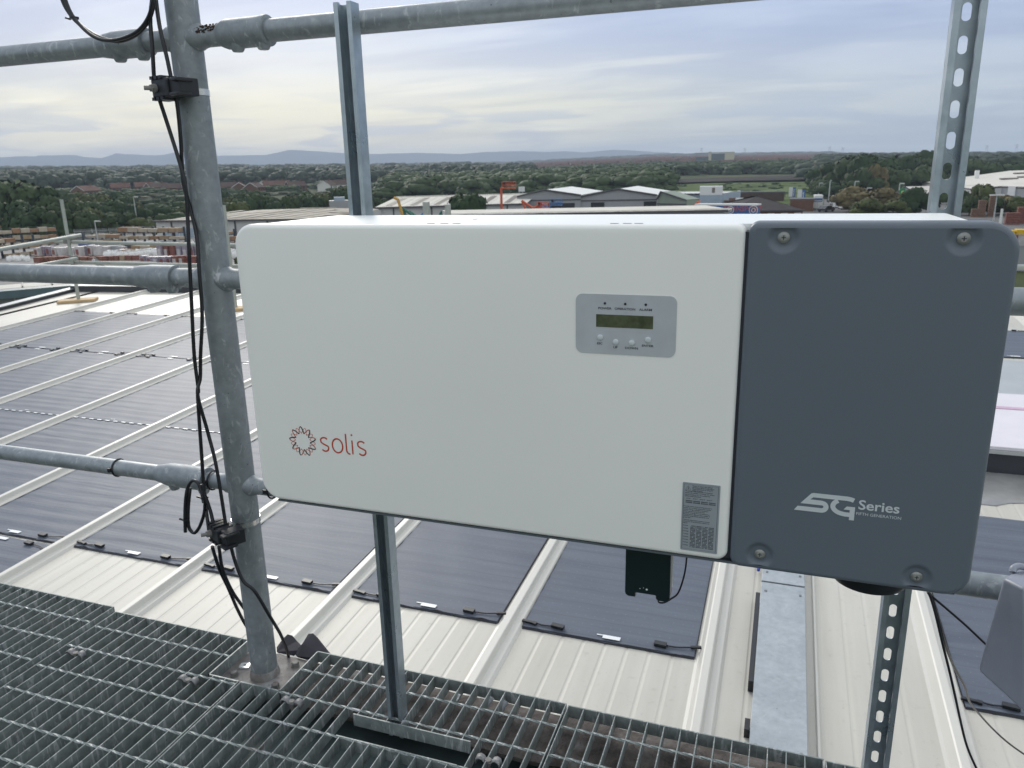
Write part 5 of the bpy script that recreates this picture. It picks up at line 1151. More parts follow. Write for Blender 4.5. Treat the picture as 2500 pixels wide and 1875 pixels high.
def shed(label,A,B,rback,zr,wallm,roofm,n_sky=0,skym='skylight_dull',posts=0,name='shed',sk=0.0,rb2=None,cols=0,two_rows=False,hip=0.0,rib=True):
    # A,B: eave ends (F x, F y, range). Ridge at range +rback and height zr
    t=tag(empty(name,(0,0,0)),label,'building')
    a=atR(*A); b=atR(*B); a.z=b.z=(a.z+b.z)/2; d=(b-a); d.z=0; Ln=d.length; d.normalize(); n_=Vector((-d.y,d.x,0)); 
    if n_.dot(a)<0: n_=-n_
    z0=-11.0; ra=a+n_*rback+d*((hip if hip else 0)+sk); rb=b+n_*rback-d*((hip if hip else 0)-sk); ra.z=rb.z=zr; ba=a+n_*2*rback; bb=b+n_*2*rback; ba.z=a.z; bb.z=b.z
    dn=lambda v: Vector((v.x,v.y,z0))
    mb=MB(); quadm(mb,[dn(a),dn(b),b,a]); quadm(mb,[dn(a),a]+([ra] if not hip else [])+[ba,dn(ba)]); quadm(mb,[dn(b),b]+([rb] if not hip else [])+[bb,dn(bb)]); quadm(mb,[dn(ba),dn(bb),bb,ba]); mb.build('wall',wallm,t)
    ov=n_*-0.35+Vector((0,0,-0.02)); up=Vector((0,0,0.06))
    mb=MB(); quadm(mb,[a+ov+up,b+ov+up,rb+up,ra+up]); quadm(mb,[ra+up,rb+up,bb+up,ba+up])
    if hip: quadm(mb,[a+up,ra+up,ba+up]); quadm(mb,[b+up,bb+up,rb+up])
    # standing seams of the sheeting, real ridges
    roof_=mb.build('roof',roofm,t,fix=False)
    if rib:
        mb=MB(); k=int(Ln/1.6)
        for i in range(1,k):
            p0=a+d*(Ln*i/k)+ov+up; p1=ra.lerp(rb,i/k)+up
            if hip and (i/k*Ln<hip or i/k*Ln>Ln-hip): continue
            if hip: p1=a+d*(Ln*i/k+sk)+n_*rback; p1.z=zr+0.06
            w=d*0.06; h_=Vector((0,0,0.07)); quadm(mb,[p0-w,p1-w,p1+h_,p0+h_]); quadm(mb,[p0+h_,p1+h_,p1+w,p0+w])
        mb.build('roof_seam',roofm,roof_,fix=False)
    mb=MB(); c=(a+b)/2-n_*0.45; mb.obox(c,Ln/2+0.3,0.15,0.16,d,n_,upv); mb.build('gutter','gutter_dark',t)
    mb=MB(); mb.tube([ra+up*2,rb+up*2],0.16,6); mb.build('ridge_cap',roofm,roof_)
    for i in range(n_sky):
        for row in ((0.15,0.48),(0.56,0.88)) if two_rows else ((0.10,0.84),):
            u0=(i+0.62)/(n_sky+0.4)-0.015; wd=0.65/Ln
            if hip: u0+=(0.0 if row[0]<0.5 else 0.0)
            P=[]
            for (u,v) in ((u0-wd,row[0]),(u0+wd,row[0]),(u0+wd,row[1]),(u0-wd,row[1])):
                if hip: q=a+d*(Ln*u+sk*v)+n_*(rback*v); q.z=a.z+(zr-a.z)*v
                else: q=a.lerp(b,u).lerp(ra.lerp(rb,u),v)
                P.append(q+Vector((0,0,0.14)))
            mb=MB(); quadm(mb,P); mb.build('skylight',skym,roof_,fix=False)
    for i in range(posts):
        u=(i+0.5)/posts; c=a+d*(Ln*u)-n_*0.06; mb=MB(); mb.obox(Vector((c.x,c.y,(a.z+z0)/2)),0.15,0.05,(a.z-z0)/2,d,n_,upv); mb.build('downpipe','gutter_dark',t)
    return t,a,b,d,n_,Ln
def face_box(t,a,b,d,n_,u0,u1,z0,z1,name,mat,out=0.05):
    mb=MB(); Ln=(Vector((b.x,b.y,0))-Vector((a.x,a.y,0))).length; c=a+d*(Ln*(u0+u1)/2)-n_*out; mb.obox(Vector((c.x,c.y,(z0+z1)/2)),Ln*(u1-u0)/2,0.04,(z1-z0)/2,d,n_,upv); return mb.build(name,mat,t)
# brown roofed warehouse on the left
t,a,b,d,n_,Ln=shed('long warehouse with brown sheet roof and dull skylights, behind the handrail post',(379,535,158),(775,540,142),20,-6.35,'clad_light','sheet_brown',9,posts=5,two_rows=True,hip=12,sk=7.0)
face_box(t,a,b,d,n_,0.05,0.30,-10.2,-8.6,'window_strip','clad_blue')
for i in range(8): face_box(t,a,b,d,n_,0.05+0.031*i,0.051+0.031*i+0.001,-10.2,-8.6,'window_post','trim_white',0.10)
# grey box building behind it
t=tag(empty('plant_building',(0,0,0)),'grey clad box building left of the left strut, above the brown roof','building'); p=onr(828,198); dd_=Vector((math.cos(toward(828)),math.sin(toward(828)),0)); nn_=Vector((dd_.y,-dd_.x,0))
T=atR(828,490,198).z-p.z; bx_on(p,dd_,nn_,-2.9,4.5,0,T,6,'wall','clad_grey',t); bx_on(p,dd_,nn_,-1.7,0.9,T+0.002,T+0.85,3,'roof_unit','clad_blue',t)
for i in range(9): bx_on(p+nn_*0.05,dd_,nn_,-2.8+i*0.8,-2.7+i*0.8,0.1,T-0.02,0.1,'wall_seam','clad_grey',t)
# cream roofed shed in the middle
t,a,b,d,n_,Ln=shed('cream roofed low shed with six dull skylights, behind the lifting machines',(913,503,172),(1284,502,172),12,-5.15,'clad_light','sheet_cream',6,posts=4,sk=4.0)
# grey twin gabled shed
def gabled(label,A,B,apex,depth,bx_,doors,wallm='clad_grey',roofm='sheet_white',name='shed'):
    t=tag(empty(name,(0,0,0)),label,'building'); a=atR(*A); b=atR(*B); c=atR(*apex); a.z=b.z=(a.z+b.z)/2
    d=(b-a).normalized(); n_=Vector((-d.y,d.x,0)); n_=n_ if n_.dot(a)>0 else -n_
    q=Vector((bx_,0,0)); bk=n_*depth+d*bx_; dn=lambda v: Vector((v.x,v.y,-11)); c=a+(b-a)*((c-a).dot(d)/(b-a).length)+Vector((0,0,c.z-a.z))
    mb=MB(); quadm(mb,[dn(a),dn(b),b,c,a]); quadm(mb,[dn(a),a,a+bk,dn(a+bk)]); quadm(mb,[dn(b),b,b+bk,dn(b+bk)]); quadm(mb,[dn(a+bk),dn(b+bk),b+bk,c+bk,a+bk]); mb.build('wall',wallm,t)
    up=Vector((0,0,0.08)); f=-n_*0.3
    mb=MB(); quadm(mb,[a+f+up,c+f+up,c+bk+up,a+bk+up]); quadm(mb,[c+f+up,b+f+up,b+bk+up,c+bk+up]); r_=mb.build('roof',roofm,t,fix=False)
    mb=MB()
    for p0,p1 in ((a,c),(c,b)): mb.tube([p0+f*1.2+up,p1+f*1.2+up],0.16,5)
    mb.build('verge_trim','gutter_dark',t)
    Ln=(b-a).length
    for (u0,u1,h) in doors:
        mb=MB(); cc=a+d*(Ln*(u0+u1)/2)-n_*0.06; mb.obox(Vector((cc.x,cc.y,-11+h/2)),Ln*(u1-u0)/2,0.04,h/2,d,n_,upv); mb.build('door_opening','door_dark',t)
    mb=MB(); cc=a+d*(Ln/2)-n_*0.10; mb.obox(Vector((cc.x,cc.y,-11+4.15 if False else a.z-0.9)),Ln/2,0.05,0.12,d,n_,upv); mb.build('wall_rail','gutter_dark',t)
    return t
gabled('left gable of the grey twin shed with a wide dark doorway',(1262,478,178),(1418,479,178),(1329,464,178),30,7,[(0.48,0.905,3.9)])
gabled('right gable of the grey twin shed with two dark doorways',(1419,479,178.5),(1604,478,178.5),(1509,462,178.5),28,5,[(0.13,0.31,3.9),(0.83,0.99,3.9)])
gabled('green grey gabled shed end right of the grey twin shed',(1606,484,176),(1677,492,170),(1625,468,176),5,-1,[],'clad_green','sheet_green')
t,a,b,d,n_,Ln=shed('white roofed building with pale blue wall beyond the green shed',(1600,473,232),(1764,474,225),8,-7.0,'clad_blue','sheet_white',2,'skylight_pale')
t=tag(empty('white_tower_block',(0,0,0)),'taller white sheeted block with one window at the right of the white roof','building'); p=onr(1738,224); dd_=Vector((math.cos(toward(1738)),math.sin(toward(1738)),0)); nn_=Vector((dd_.y,-dd_.x,0))
T=atR(1738,455,224).z+11; T2=atR(1738,476,224).z+11; bx_on(p,dd_,nn_,-3.05,3.05,T2,T,6,'upper_wall','sheet_white',t); bx_on(p,dd_,nn_,-3.0,3.0,0,T2-0.01,6,'lower_wall','clad_blue',t); bx_on(p+nn_*0.05,dd_,nn_,0.2,1.0,T-1.7,T-0.35,0.1,'window','skylight_dull',t)
# long cream roof in front, mostly hidden
shed('long pale cream roof with pale skylights just above the inverter',(1035,524,112),(1770,519,112),8,-6.15,'clad_light','sheet_cream',7,'skylight_pale',sk=2.5)
# dark roofed building with windows
simple('roof_slate',(0.055,0.05,0.05),0.85,var=0.15,scale=0.5,spec=0.1)
t,a,b,d,n_,Ln=shed('low dark brown roofed brick building right of the blue trailer',(1788,514,176),(1960,514,180),11,-6.6,'brick_red','roof_slate',0,hip=8,rib=False); MATS['roof_brown']
for i in range(5): face_box(t,a,b,d,n_,0.12+0.19*i,0.22+0.19*i,-10.4,-9.9,'window','trim_white')
t=tag(empty('brick_annex',(0,0,0)),'small brick annex right of the dark brown roof','building'); p=onr(1966,205); dd_=Vector((math.cos(toward(1966)),math.sin(toward(1966)),0)); nn_=Vector((dd_.y,-dd_.x,0)); bx_on(p,dd_,nn_,-3,2.4,0,2.7,8,'wall','brick_red',t); bx_on(p,dd_,nn_,-3.2,2.6,2.702,3.0,8.4,'roof','gutter_dark',t)
t=tag(empty('dark_shed',(0,0,0)),'long dark flat roofed shed at the near edge of the field','building'); p=onr(1839,262); bx_on(p,dd_,nn_,-9.5,9.5,0,2.7,6,'wall','roof_brown',t); bx_on(p,dd_,nn_,-9.8,9.8,2.702,3.1,6.4,'roof','gutter_dark',t)
# stacks of pallets
simple('pallet_orange',(0.16,0.09,0.06),0.8,var=0.2,scale=2)
for k,(fx,h_) in enumerate(((1778,2.2),(1790,2.8))):
    t=tag(empty('pallet_stack',(0,0,0)),('left','right')[k]+' of two brown pallet stacks before the dark shed','pallet stack'); p=onr(fx,225)
    for i in range(int(h_/0.3)): bx_on(p,dd_,nn_,-0.8,0.8,i*0.3,i*0.3+0.24,1.2,'pallet','pallet_orange',t)
# white kiosk
t=tag(empty('kiosk',(0,0,0)),'small white canopy on a red and white kiosk behind the trailer','kiosk'); p=onr(1817,215); z=atR(1817,484,215).z+11; bx_on(p,dd_,nn_,-1.8,1.8,z-0.45,z,2,'canopy','sheet_white',t); bx_on(p,dd_,nn_,-0.8,0.8,0,z-0.452,1.4,'booth','trim_white',t)
# totems with blue sides
simple('sign_white',(0.62,0.63,0.63),0.5,var=0.05); simple('sign_blue',(0.03,0.10,0.28),0.4,var=0.1); simple('sign_green',(0.01,0.22,0.08),0.4,var=0); simple('sign_yellow',(0.7,0.65,0.1),0.4,var=0)
for k,(fx,y0,y1,r,w) in enumerate(((1937,457,482,292,2.2),(1960,463,489,262,2.3),(1809,465,475,285,1.8))):
    t=tag(empty('totem_sign',(0,0,0)),('tall white and blue totem sign, left of the pair by the field','tall white and blue totem sign, right of the pair by the field','small white and blue totem sign beyond the dark shed')[k],'sign'); p=onr(fx,r); top_=atR(fx,y0,r).z+11
    bx_on(p,dd_,nn_,-w/2,0.15,0.4,top_,0.5,'white_panel','sign_white',t); bx_on(p,dd_,nn_,0.152,w/2,0.4,top_*0.985,0.5,'blue_panel','sign_blue',t); bx_on(p,dd_,nn_,-w/2,w/2,0,0.398,0.6,'plinth','concrete',t)
    for i in range(6): bx_on(p+nn_*0.04,dd_,nn_,0.35,0.75,top_*0.2+i*top_*0.11,top_*0.26+i*top_*0.11,0.05,'lettering','sign_white',t)
# articulated trailer with lettering
tr=tag(empty('lorry_trailer',(0,0,0)),'dark blue box trailer with white roof edge and red transport lettering','trailer')
P0=atR(1697,499,150); P1=atR(1846,499,146); 
d=(P1-P0); d.z=0; Lt=d.length; d.normalize(); n_=Vector((-d.y,d.x,0)); n_=n_ if n_.dot(P0)>0 else -n_; base=Vector((P0.x,P0.y,-11)); H_=P0.z+11
bx_on(base,d,-n_,0,Lt,1.1,H_-0.16,2.5,'box','sign_blue',tr); bx_on(base-n_*0.05,d,-n_,-0.1,Lt+0.1,H_-0.158,H_+0.1,2.6,'roof_edge','sheet_white',tr)
simple('letter_red',(0.45,0.10,0.07),0.5,var=0)
def text_on(s,size,p,d,mat,par,name='lettering'):
    me,co=text_mesh(s,size); q=np.array([tuple(p+d*float(c[0])+upv*float(c[1])) for c in co]); me.vertices.foreach_set('co',q.ravel()); me.materials.clear(); me.materials.append(MATS[mat]); me.update(); return link(name,me,par)
text_on('TRANSPORT',1.25,base+d*(Lt*0.79)-n_*0.06+upv*(H_-0.75),d,'letter_red',tr)
mb=MB()
for (cx_,ri) in ((Lt*0.595,0.62),(Lt*0.965,0.75)):
    for rr_,w_ in ((ri,0.14),(ri*0.45,0.16)):
        pts=[base+d*(cx_+rr_*math.cos(a_))-n_*0.06+upv*(H_-0.95+rr_*math.sin(a_)) for a_ in np.linspace(0,2*PI,17)]; mb.tube(pts,w_/2,4,cap=False)
mb.build('wheel_emblem','sign_white',tr); bx_on(base-n_*0.06,d,-n_,Lt*0.70,Lt*0.86,H_-1.75,H_-1.6,0.02,'web_line','sign_white',tr)
for x_ in (Lt*0.15,Lt*0.25,Lt*0.35):
    mb=MB(); c=base+d*x_+upv*0.5; mb.tube([c-n_*0.0,c+n_*0.35],0.5,16); mb.build('wheel','cable_black',tr)
# vehicles
simple('car_white',(0.75,0.76,0.76),0.3,var=0); simple('car_dark',(0.05,0.055,0.06),0.3,var=0); simple('car_blue',(0.02,0.10,0.35),0.35,var=0); simple('glass_dark',(0.02,0.025,0.03),0.1,var=0)
def van(p,rz,col,label,L_=5.2,H_=2.3,cat='van',group=None,car=False,name='parked_van'):
    t=tag(empty(name,(0,0,0)),label,cat,group); W=0.95
    if car: side_=[(-L_/2,0.35),(L_/2,0.35),(L_/2,0.75),(L_*0.28,0.92),(L_*0.14,H_),(-L_*0.26,H_),(-L_*0.42,0.95),(-L_/2,0.85)]
    else: side_=[(-L_/2,0.4),(L_/2,0.4),(L_/2,1.0),(L_*0.38,1.25),(L_*0.27,H_),(-L_/2+0.05,H_),(-L_/2,H_-0.2)]
    mb=MB(); mb.prism(side_,(0,-W,0),(1,0,0),(0,0,1),(0,2*W,0)); o=mb.build('body',col,t)
    mb=MB(); 
    for s in (-1,1):
        yy=s*(W+0.006)
        if car: mb.add([(L_*0.22,yy,0.95),(L_*0.12,yy,H_-0.1),(-L_*0.25,yy,H_-0.1),(-L_*0.36,yy,0.98)],[(0,1,2,3)])
        else: mb.add([(L_*0.33,yy,1.3),(L_*0.245,yy,H_-0.25),(L_*0.06,yy,H_-0.25),(L_*0.06,yy,1.3)],[(0,1,2,3)])
    mb.build('side_window','glass_dark',t,fix=False)
    mb=MB(); k0,k1=((L_*0.285,0.96),(L_*0.15,H_-0.05)) if car else ((L_*0.382,1.3),(L_*0.285,H_-0.15)); mb.add([(k0[0]+.01,-W*0.88,k0[1]),(k0[0]+.01,W*0.88,k0[1]),(k1[0]+.01,W*0.88,k1[1]),(k1[0]+.01,-W*0.88,k1[1])],[(0,1,2,3)]); mb.build('windscreen','glass_dark',t,fix=False)
    for xx in (-L_*0.32,L_*0.32):
        for s in (-1,1): mb=MB(); mb.tube([(xx,s*(W-0.2),0.34),(xx,s*(W+0.01),0.34)],0.34,14); mb.build('wheel','cable_black',t)
    t.location=p; t.rotation_euler=(0,0,rz); return t
for k,(fx,r,rz,lab) in enumerate(((2044,240,1.4,'white van at the back of the white vans by the autumn bush'),(2056,236,1.7,'white van second from the back by the autumn bush'),(2066,228,1.2,'white van with its nose right, by the autumn bush'),(2050,222,1.5,'white van nearest the inverter among the white vans'),(2067,214,1.7,'white van half hidden by the inverter, right of the vans'))):
    van(onr(fx,r),rz,'car_white',lab,5.5,2.5)
van(onr(2001,215),1.62,'sheet_white','tall white lorry under a small blue sign left of the lamp posts',6.5,3.6,'lorry',name='parked_lorry')
van(onr(2024,203),1.0,'car_dark','dark car parked right of the tall white lorry',4.4,1.45,'car',car=True,name='parked_car')
for k,(fx,r,c_) in enumerate(((2120,232,'car_white'),(2138,232,'car_dark'),(2100,236,'car_white'))): van(onr(fx,r),0.2,c_,('white car behind the autumn bush, right one','dark car behind the autumn bush','white car behind the autumn bush, left one')[k],4.3,1.45,'car',car=True,name='parked_car')
van(atZ(322,703,-11),0.9,'car_dark','dark car seen between the middle rail and the roof edge',4.6,1.5,'car',car=True,name='parked_car'); van(atZ(352,704,-11),0.9,'car_white','white car beside the dark car beyond the roof edge',4.6,1.5,'car',car=True,name='parked_car')
t=tag(empty('blue_sign',(0,0,0)),'small blue sign board above the tall white lorry','sign'); p=onr(2001,208); z=atR(2001,484,208).z+11; bx_on(p,dd_,nn_,-1.1,1.1,z-0.9,z,0.1,'board','sign_blue',t); bx_on(p,dd_,nn_,-0.05,0.05,0,z-0.9,0.1,'pole','flashing',t)
for i in range(7): bx_on(p+nn_*0.06,dd_,nn_,-0.95+i*0.28,-0.77+i*0.28,z-0.75,z-0.45,0.02,'lettering','sign_white',t)
# green signed filling station shop
t=gabled('pale gabled shop with a square green sign beyond the autumn bush',(2191,470,242),(2240,476,237),(2210,456,240),26,6,[],'clad_light','sheet_cream'); p=onr(2208,236); z=atR(2208,459,236).z+11
bx_on(p,dd_,nn_,-0.75,0.65,z-2.0,z-0.1,0.2,'green_sign','sign_green',t); mb=MB(); c=p+nn_*0.13-dd_*0.05+upv*(z-1.05)
for i in range(8): a_=i*PI/4; mb.tube([c,c+dd_*(0.4*math.cos(a_))+upv*(0.4*math.sin(a_))],[0.12,0.03],5)
mb.build('star_mark','sign_yellow',t)
# big pale warehouse on the right
t=tag(empty('warehouse',(0,0,0)),'huge pale roofed warehouse with grey walls at the right edge','building')
A=atR(2252,446,300); B=atR(2372,463,232); Cc=atR(2446,457,228); Dd=atR(2620,463,210); E_=atR(2465,417.5,350); G_=atR(2640,411,340)
dn=lambda v: Vector((v.x,v.y,-11)); mb=MB(); quadm(mb,[dn(A),dn(B),B,A]); quadm(mb,[dn(B),dn(Cc),Cc,B]); mb.build('front_wall','clad_light',t,fix=False)
mb=MB(); quadm(mb,[dn(Cc),dn(Dd),Dd,Cc]); mb.build('right_wall','clad_grey',t,fix=False)
up=Vector((0,0,0.1)); mb=MB(); mb.add([tuple(v+up) for v in (A,B,Cc,Dd,G_,E_)],[(0,1,5),(1,2,5),(2,3,4,5)]); rf=mb.build('roof','sheet_cream',t,fix=False)
mb=MB()
for q in (A.lerp(E_,1),): pass
for P_,Q_ in ((A,B),(B,Cc),(Cc,Dd)): mb.tube([P_+up,Q_+up],0.22,5)
mb.build('gutter','gutter_dark',t)
for (u,v) in ((0.35,0.35),(0.6,0.45),(0.5,0.7)):
    c=Cc.lerp(Dd,u-0.3).lerp(E_.lerp(G_,u-0.3),v)+Vector((0,0,0.35)); mb=MB(); mb.obox(c,2.2,0.8,0.2,(1,0.2,0.02),(-0.2,1,0.05)); mb.build('skylight','skylight_dull',rf)
q=atR(2385,426,300); mb=MB(); mb.obox(q,0.6,0.6,1.3,(1,0,0),(0,1,0)); mb.build('roof_vent','sheet_white',rf)
q=B.lerp(Cc,0.4); mb=MB(); dB=(Cc-B); dB.z=0; dB.normalize(); mb.obox(Vector((q.x,q.y,-9.0))-Vector((-dB.y,dB.x,0))*0.1,3.2,0.1,1.0,dB,(-dB.y,dB.x,0),upv); mb.build('loading_door','door_dark',t)
q=Cc.lerp(Dd,0.17); dB=(Dd-Cc); dB.z=0; dB.normalize(); mb=MB(); mb.obox(Vector((q.x,q.y,-7.2))-Vector((-dB.y,dB.x,0))*0.12,1.3,0.1,1.1,dB,(-dB.y,dB.x,0),upv); mb.build('white_sign','sign_white',t)
# lamp posts
def lamp(fx,ytop,ybase,r,label,heads=1,h_w=1.0):
    p=onr(fx,r); T=atR(fx,ytop,r).z; t=tag(empty('lamp_post',p),label,'lamp post','tall grey lamp posts'); h=T-p.z; k=r/FPX*1.1
    mb=MB(); mb.tube([p,p+upv*(h*0.3),p+upv*h],[k*1.6,k*1.2,k*0.8],8); mb.build('pole','flashing',t)
    for s in ((1,) if heads==1 else (-1,1)): mb=MB(); mb.obox(p+upv*h+dd_*(s*h_w*0.6),h_w*0.6,k*1.6,k*1.1,dd_,nn_,upv); mb.build('lamp_head','sheet_white' if heads==2 else 'flashing',t)
lamp(2002,447,485,285,'grey lamp post left of the pair before the dark trees'); lamp(2028,441,490,268,'taller grey lamp post right of the pair before the dark trees',1,0.4); lamp(2089,443,480,270,'grey lamp post above the left part of the autumn bush'); lamp(2120,459,500,230,'lamp post with a broad head above the right part of the autumn bush'); lamp(2199,448,480,250,'grey lamp post left of the green sign'); lamp(2441,476,540,172,'double headed lamp post before the grey warehouse wall',2)
lamp(318,481,563,196,'tall grey lamp post rising from the timber yard before the trees'); lamp(213,541,606,150,'shorter grey lamp post in the timber yard above the fence'); lamp(425,540,590,165,'thin lamp post by the left end of the brown roofed warehouse')
# ------------------------------------------------------------------ lifting machines
simple('lift_orange',(0.55,0.10,0.035),0.5,var=0.1); simple('lift_yellow',(0.50,0.28,0.04),0.5,var=0.15); simple('lift_green',(0.02,0.13,0.09),0.5,var=0.15); simple('lift_blue',(0.03,0.16,0.40),0.5,var=0.15)
def lift(fx,r,col,ups,label,basket=True,sc=1.0):
    p=onr(fx,r); t=tag(empty('boom_lift',p),label,'boom lift')
    mb=MB(); mb.obox(p+upv*0.95*sc,1.25*sc,0.9,0.38*sc,dd_,nn_,upv); mb.build('chassis',col,t); mb=MB(); mb.obox(p+upv*1.75*sc-dd_*0.3*sc,0.9*sc,0.8,0.42*sc,dd_,nn_,upv); mb.build('turntable',col,t)
    for x_ in (-0.95,0.95):
        for s in (-1,1): mb=MB(); c=p+dd_*x_*sc+nn_*s*0.85+upv*0.45*sc; mb.tube([c,c+nn_*s*0.3],0.45*sc,12); mb.build('wheel','cable_black',t)
    pts=[p+dd_*a_+upv*b_*(1.0 if basket else 1.45) for a_,b_ in ups]; mb=MB()
    for q0,q1 in zip(pts,pts[1:]): mb.tube([q0,q1],0.22*sc,6)
    mb.build('boom',col,t)
    if basket:
        e=pts[-1]; mb=MB()
        for zz in (0.0,0.55,1.1):
            c=[e+dd_*a_+nn_*b_+upv*zz for a_,b_ in ((0,-0.5),(2.2,-0.5),(2.2,0.5),(0,0.5),(0,-0.5))]; mb.tube(c,0.045,4)
        for a_ in (0,0.75,1.5,2.2):
            for b_ in (-0.5,0.5): mb.tube([e+dd_*a_+nn_*b_,e+dd_*a_+nn_*b_+upv*1.1],0.045,4)
        mb.obox(e+dd_*1.1,1.1,0.5,0.07,dd_,nn_,upv); mb.build('basket',col,t); mb=MB(); mb.obox(e+dd_*0.5+upv*0.75-nn_*-0.2,0.25,0.2,0.3,dd_,nn_,upv); mb.build('control_box','black_plastic',t)
    return t
lift(1208,140,'lift_orange',[(-0.3,1.8),(1.1,1.6),(1.15,8.3),(1.5,8.2)],'orange boom lift raised upright with its railed basket against the trees')
lift(1300,150,'lift_orange',[(-0.5,1.8),(-2.2,5.6),(0.0,4.2),(1.9,5.0),(0.9,4.2)],'orange boom lift folded low beside the grey shed')
lift(1328,152,'lift_blue',[(0.2,1.8),(-0.9,5.2),(0.9,4.0),(1.3,4.6)],'blue boom lift folded low before the grey shed door')
lift(967,128,'lift_yellow',[(0.0,1.8),(0.7,3.3),(0.1,4.9),(-0.6,5.1)],'yellow boom lift with bent arm right of the left strut',basket=False); lift(957,122,'lift_yellow',[(0,1.6),(-0.3,2.5),(-0.9,2.7)],'low yellow machine beside the bent yellow arm',basket=False)
lift(995,128,'lift_green',[(0,1.8),(-0.8,3.2),(-1.2,3.9),(0.4,3.2)],'green boom lift folded, left of the two',basket=False); lift(1010,130,'lift_green',[(0,1.8),(0.2,2.9),(-1.2,3.5)],'green boom lift folded, right of the two',basket=False); lift(1028,130,'lift_blue',[(0,1.6),(-0.5,2.9),(0.2,3.3)],'small blue boom lift beside the green ones',basket=False); lift(1055,132,'lift_green',[(0,1.8),(1.5,3.4),(2.6,3.2)],'green boom lift with yellow top left of the bush',basket=False)
lift(1688,152,'lift_orange',[(-0.2,1.8),(0.6,2.8),(1.8,3.4)],'orange machine arm poking up left of the blue trailer',basket=False)
t=tag(empty('roof_tank',(0,0,0)),'white square tank standing right of the orange basket','tank'); p=onr(1271,205); z0_=atR(1271,468,205).z+11; z1_=atR(1271,456,205).z+11; bx_on(p,dd_,nn_,-0.65,0.65,z0_,z1_,1.2,'tank','sign_white',t)
for a_ in (-0.5,0.5): bx_on(p,dd_,nn_,a_-0.05,a_+0.05,0,z0_-0.01,0.1,'leg','flashing',t)
for k in range(4): bx_on(p+nn_*0.03,dd_,nn_,-0.6+k*0.38,-0.55+k*0.38,z0_,z1_,0.03,'cage_bar','flashing',t)
# ------------------------------------------------------------------ timber and builders' yard
simple('timber_tan',(0.30,0.215,0.13),0.8,var=0.15,scale=1.5); simple('timber_orange',(0.26,0.15,0.085),0.8,var=0.15,scale=1.5); simple('timber_pale',(0.38,0.325,0.25),0.8,var=0.1,scale=1.5); simple('rack_blue',(0.030,0.045,0.065),0.5,var=0.1); simple('wrap_white',(0.48,0.455,0.45),0.35,var=0.2,scale=1.5); simple('wrap_red',(0.22,0.07,0.06),0.45,var=0.2,scale=1.5); simple('brick_stack_red',(0.18,0.065,0.05),0.75,var=0.2,scale=2); simple('block_tan',(0.36,0.25,0.17),0.8,var=0.15,scale=2); simple('bag_white',(0.80,0.80,0.79),0.6,var=0.05); simple('wrap_lilac',(0.27,0.235,0.285),0.35,var=0.25,scale=1.5); simple('pallet_wood',(0.30,0.22,0.13),0.85,var=0.1)
def rack(P0,P1,H_,levels,nb,label,short,dep=1.4,fill=0.78):
    d=(P1-P0); d.z=0; L_=d.length; d.normalize(); n_=Vector((-d.y,d.x,0)); n_=n_ if n_.dot(P0)>0 else -n_
    t=tag(empty('timber_rack',P0),label,'rack')
    for i in range(nb+1):
        c=P0+d*(L_*i/nb); mb=MB(); mb.obox(c+upv*(H_/2),0.12,0.14,H_/2,d,n_,upv); mb.build('upright','rack_blue',t)
        for l in range(levels): mb=MB(); mb.obox(c+upv*(H_*(l+0.15)/levels)-n_*dep/2,0.07,dep/2,0.07,d,n_,upv); mb.build('arm','rack_blue',t)
    for i in range(nb):
        for l in range(levels):
            if R.random()>fill: continue
            z=H_*(l+0.15)/levels+0.07; h=H_/levels*R.uniform(0.35,0.72); mt=R.choice(['timber_tan','timber_orange','timber_pale']); w=L_/nb
            c=P0+d*(w*(i+0.5))-n_*(dep*0.52)+upv*(z+h/2+0.002); mb=MB(); mb.obox(c,w*R.uniform(0.40,0.52),dep*0.42,h/2,d,n_,upv)
            tag(mb.build('timber_pack',mt),{'timber_tan':'tan','timber_orange':'orange brown','timber_pale':'pale'}[mt]+' timber, '+['bottom','second','third','fourth'][l]+' level, '+ORD[i]+(' bay of ' if i==0 else ' bay from left of ')+short,'timber',
                'timber bundles on the racks')
Gp=lambda fx,fy: atZ(fx,fy,-10.96)
rack(Gp(-60,592),Gp(155,580),4.6,4,11,'farthest long dark rack of timber bundles at the left','the farthest rack')
rack(Gp(-80,612),Gp(140,597),3.4,3,10,'long dark timber rack in the middle at the left','the middle rack')
rack(Gp(-80,640),Gp(88,622),3.2,3,6,'nearest dark timber rack at the left edge of the yard','the nearest rack')
rack(Gp(308,601),Gp(455,603),3.4,3,6,'timber rack before the brown roofed warehouse','the warehouse rack',fill=0.85); rack(Gp(205,594),Gp(300,596),1.9,2,4,'low timber rack left of the warehouse, by the fence','the low fence rack',fill=0.6)
rack(Gp(335,613),Gp(480,615),1.5,1,6,'low timber rack behind the white bags','the low rack behind bags',fill=0.8)
rack(Gp(530,603),Gp(600,604),3.0,3,3,'stacked rack seen between post and inverter','the rack beside the post')
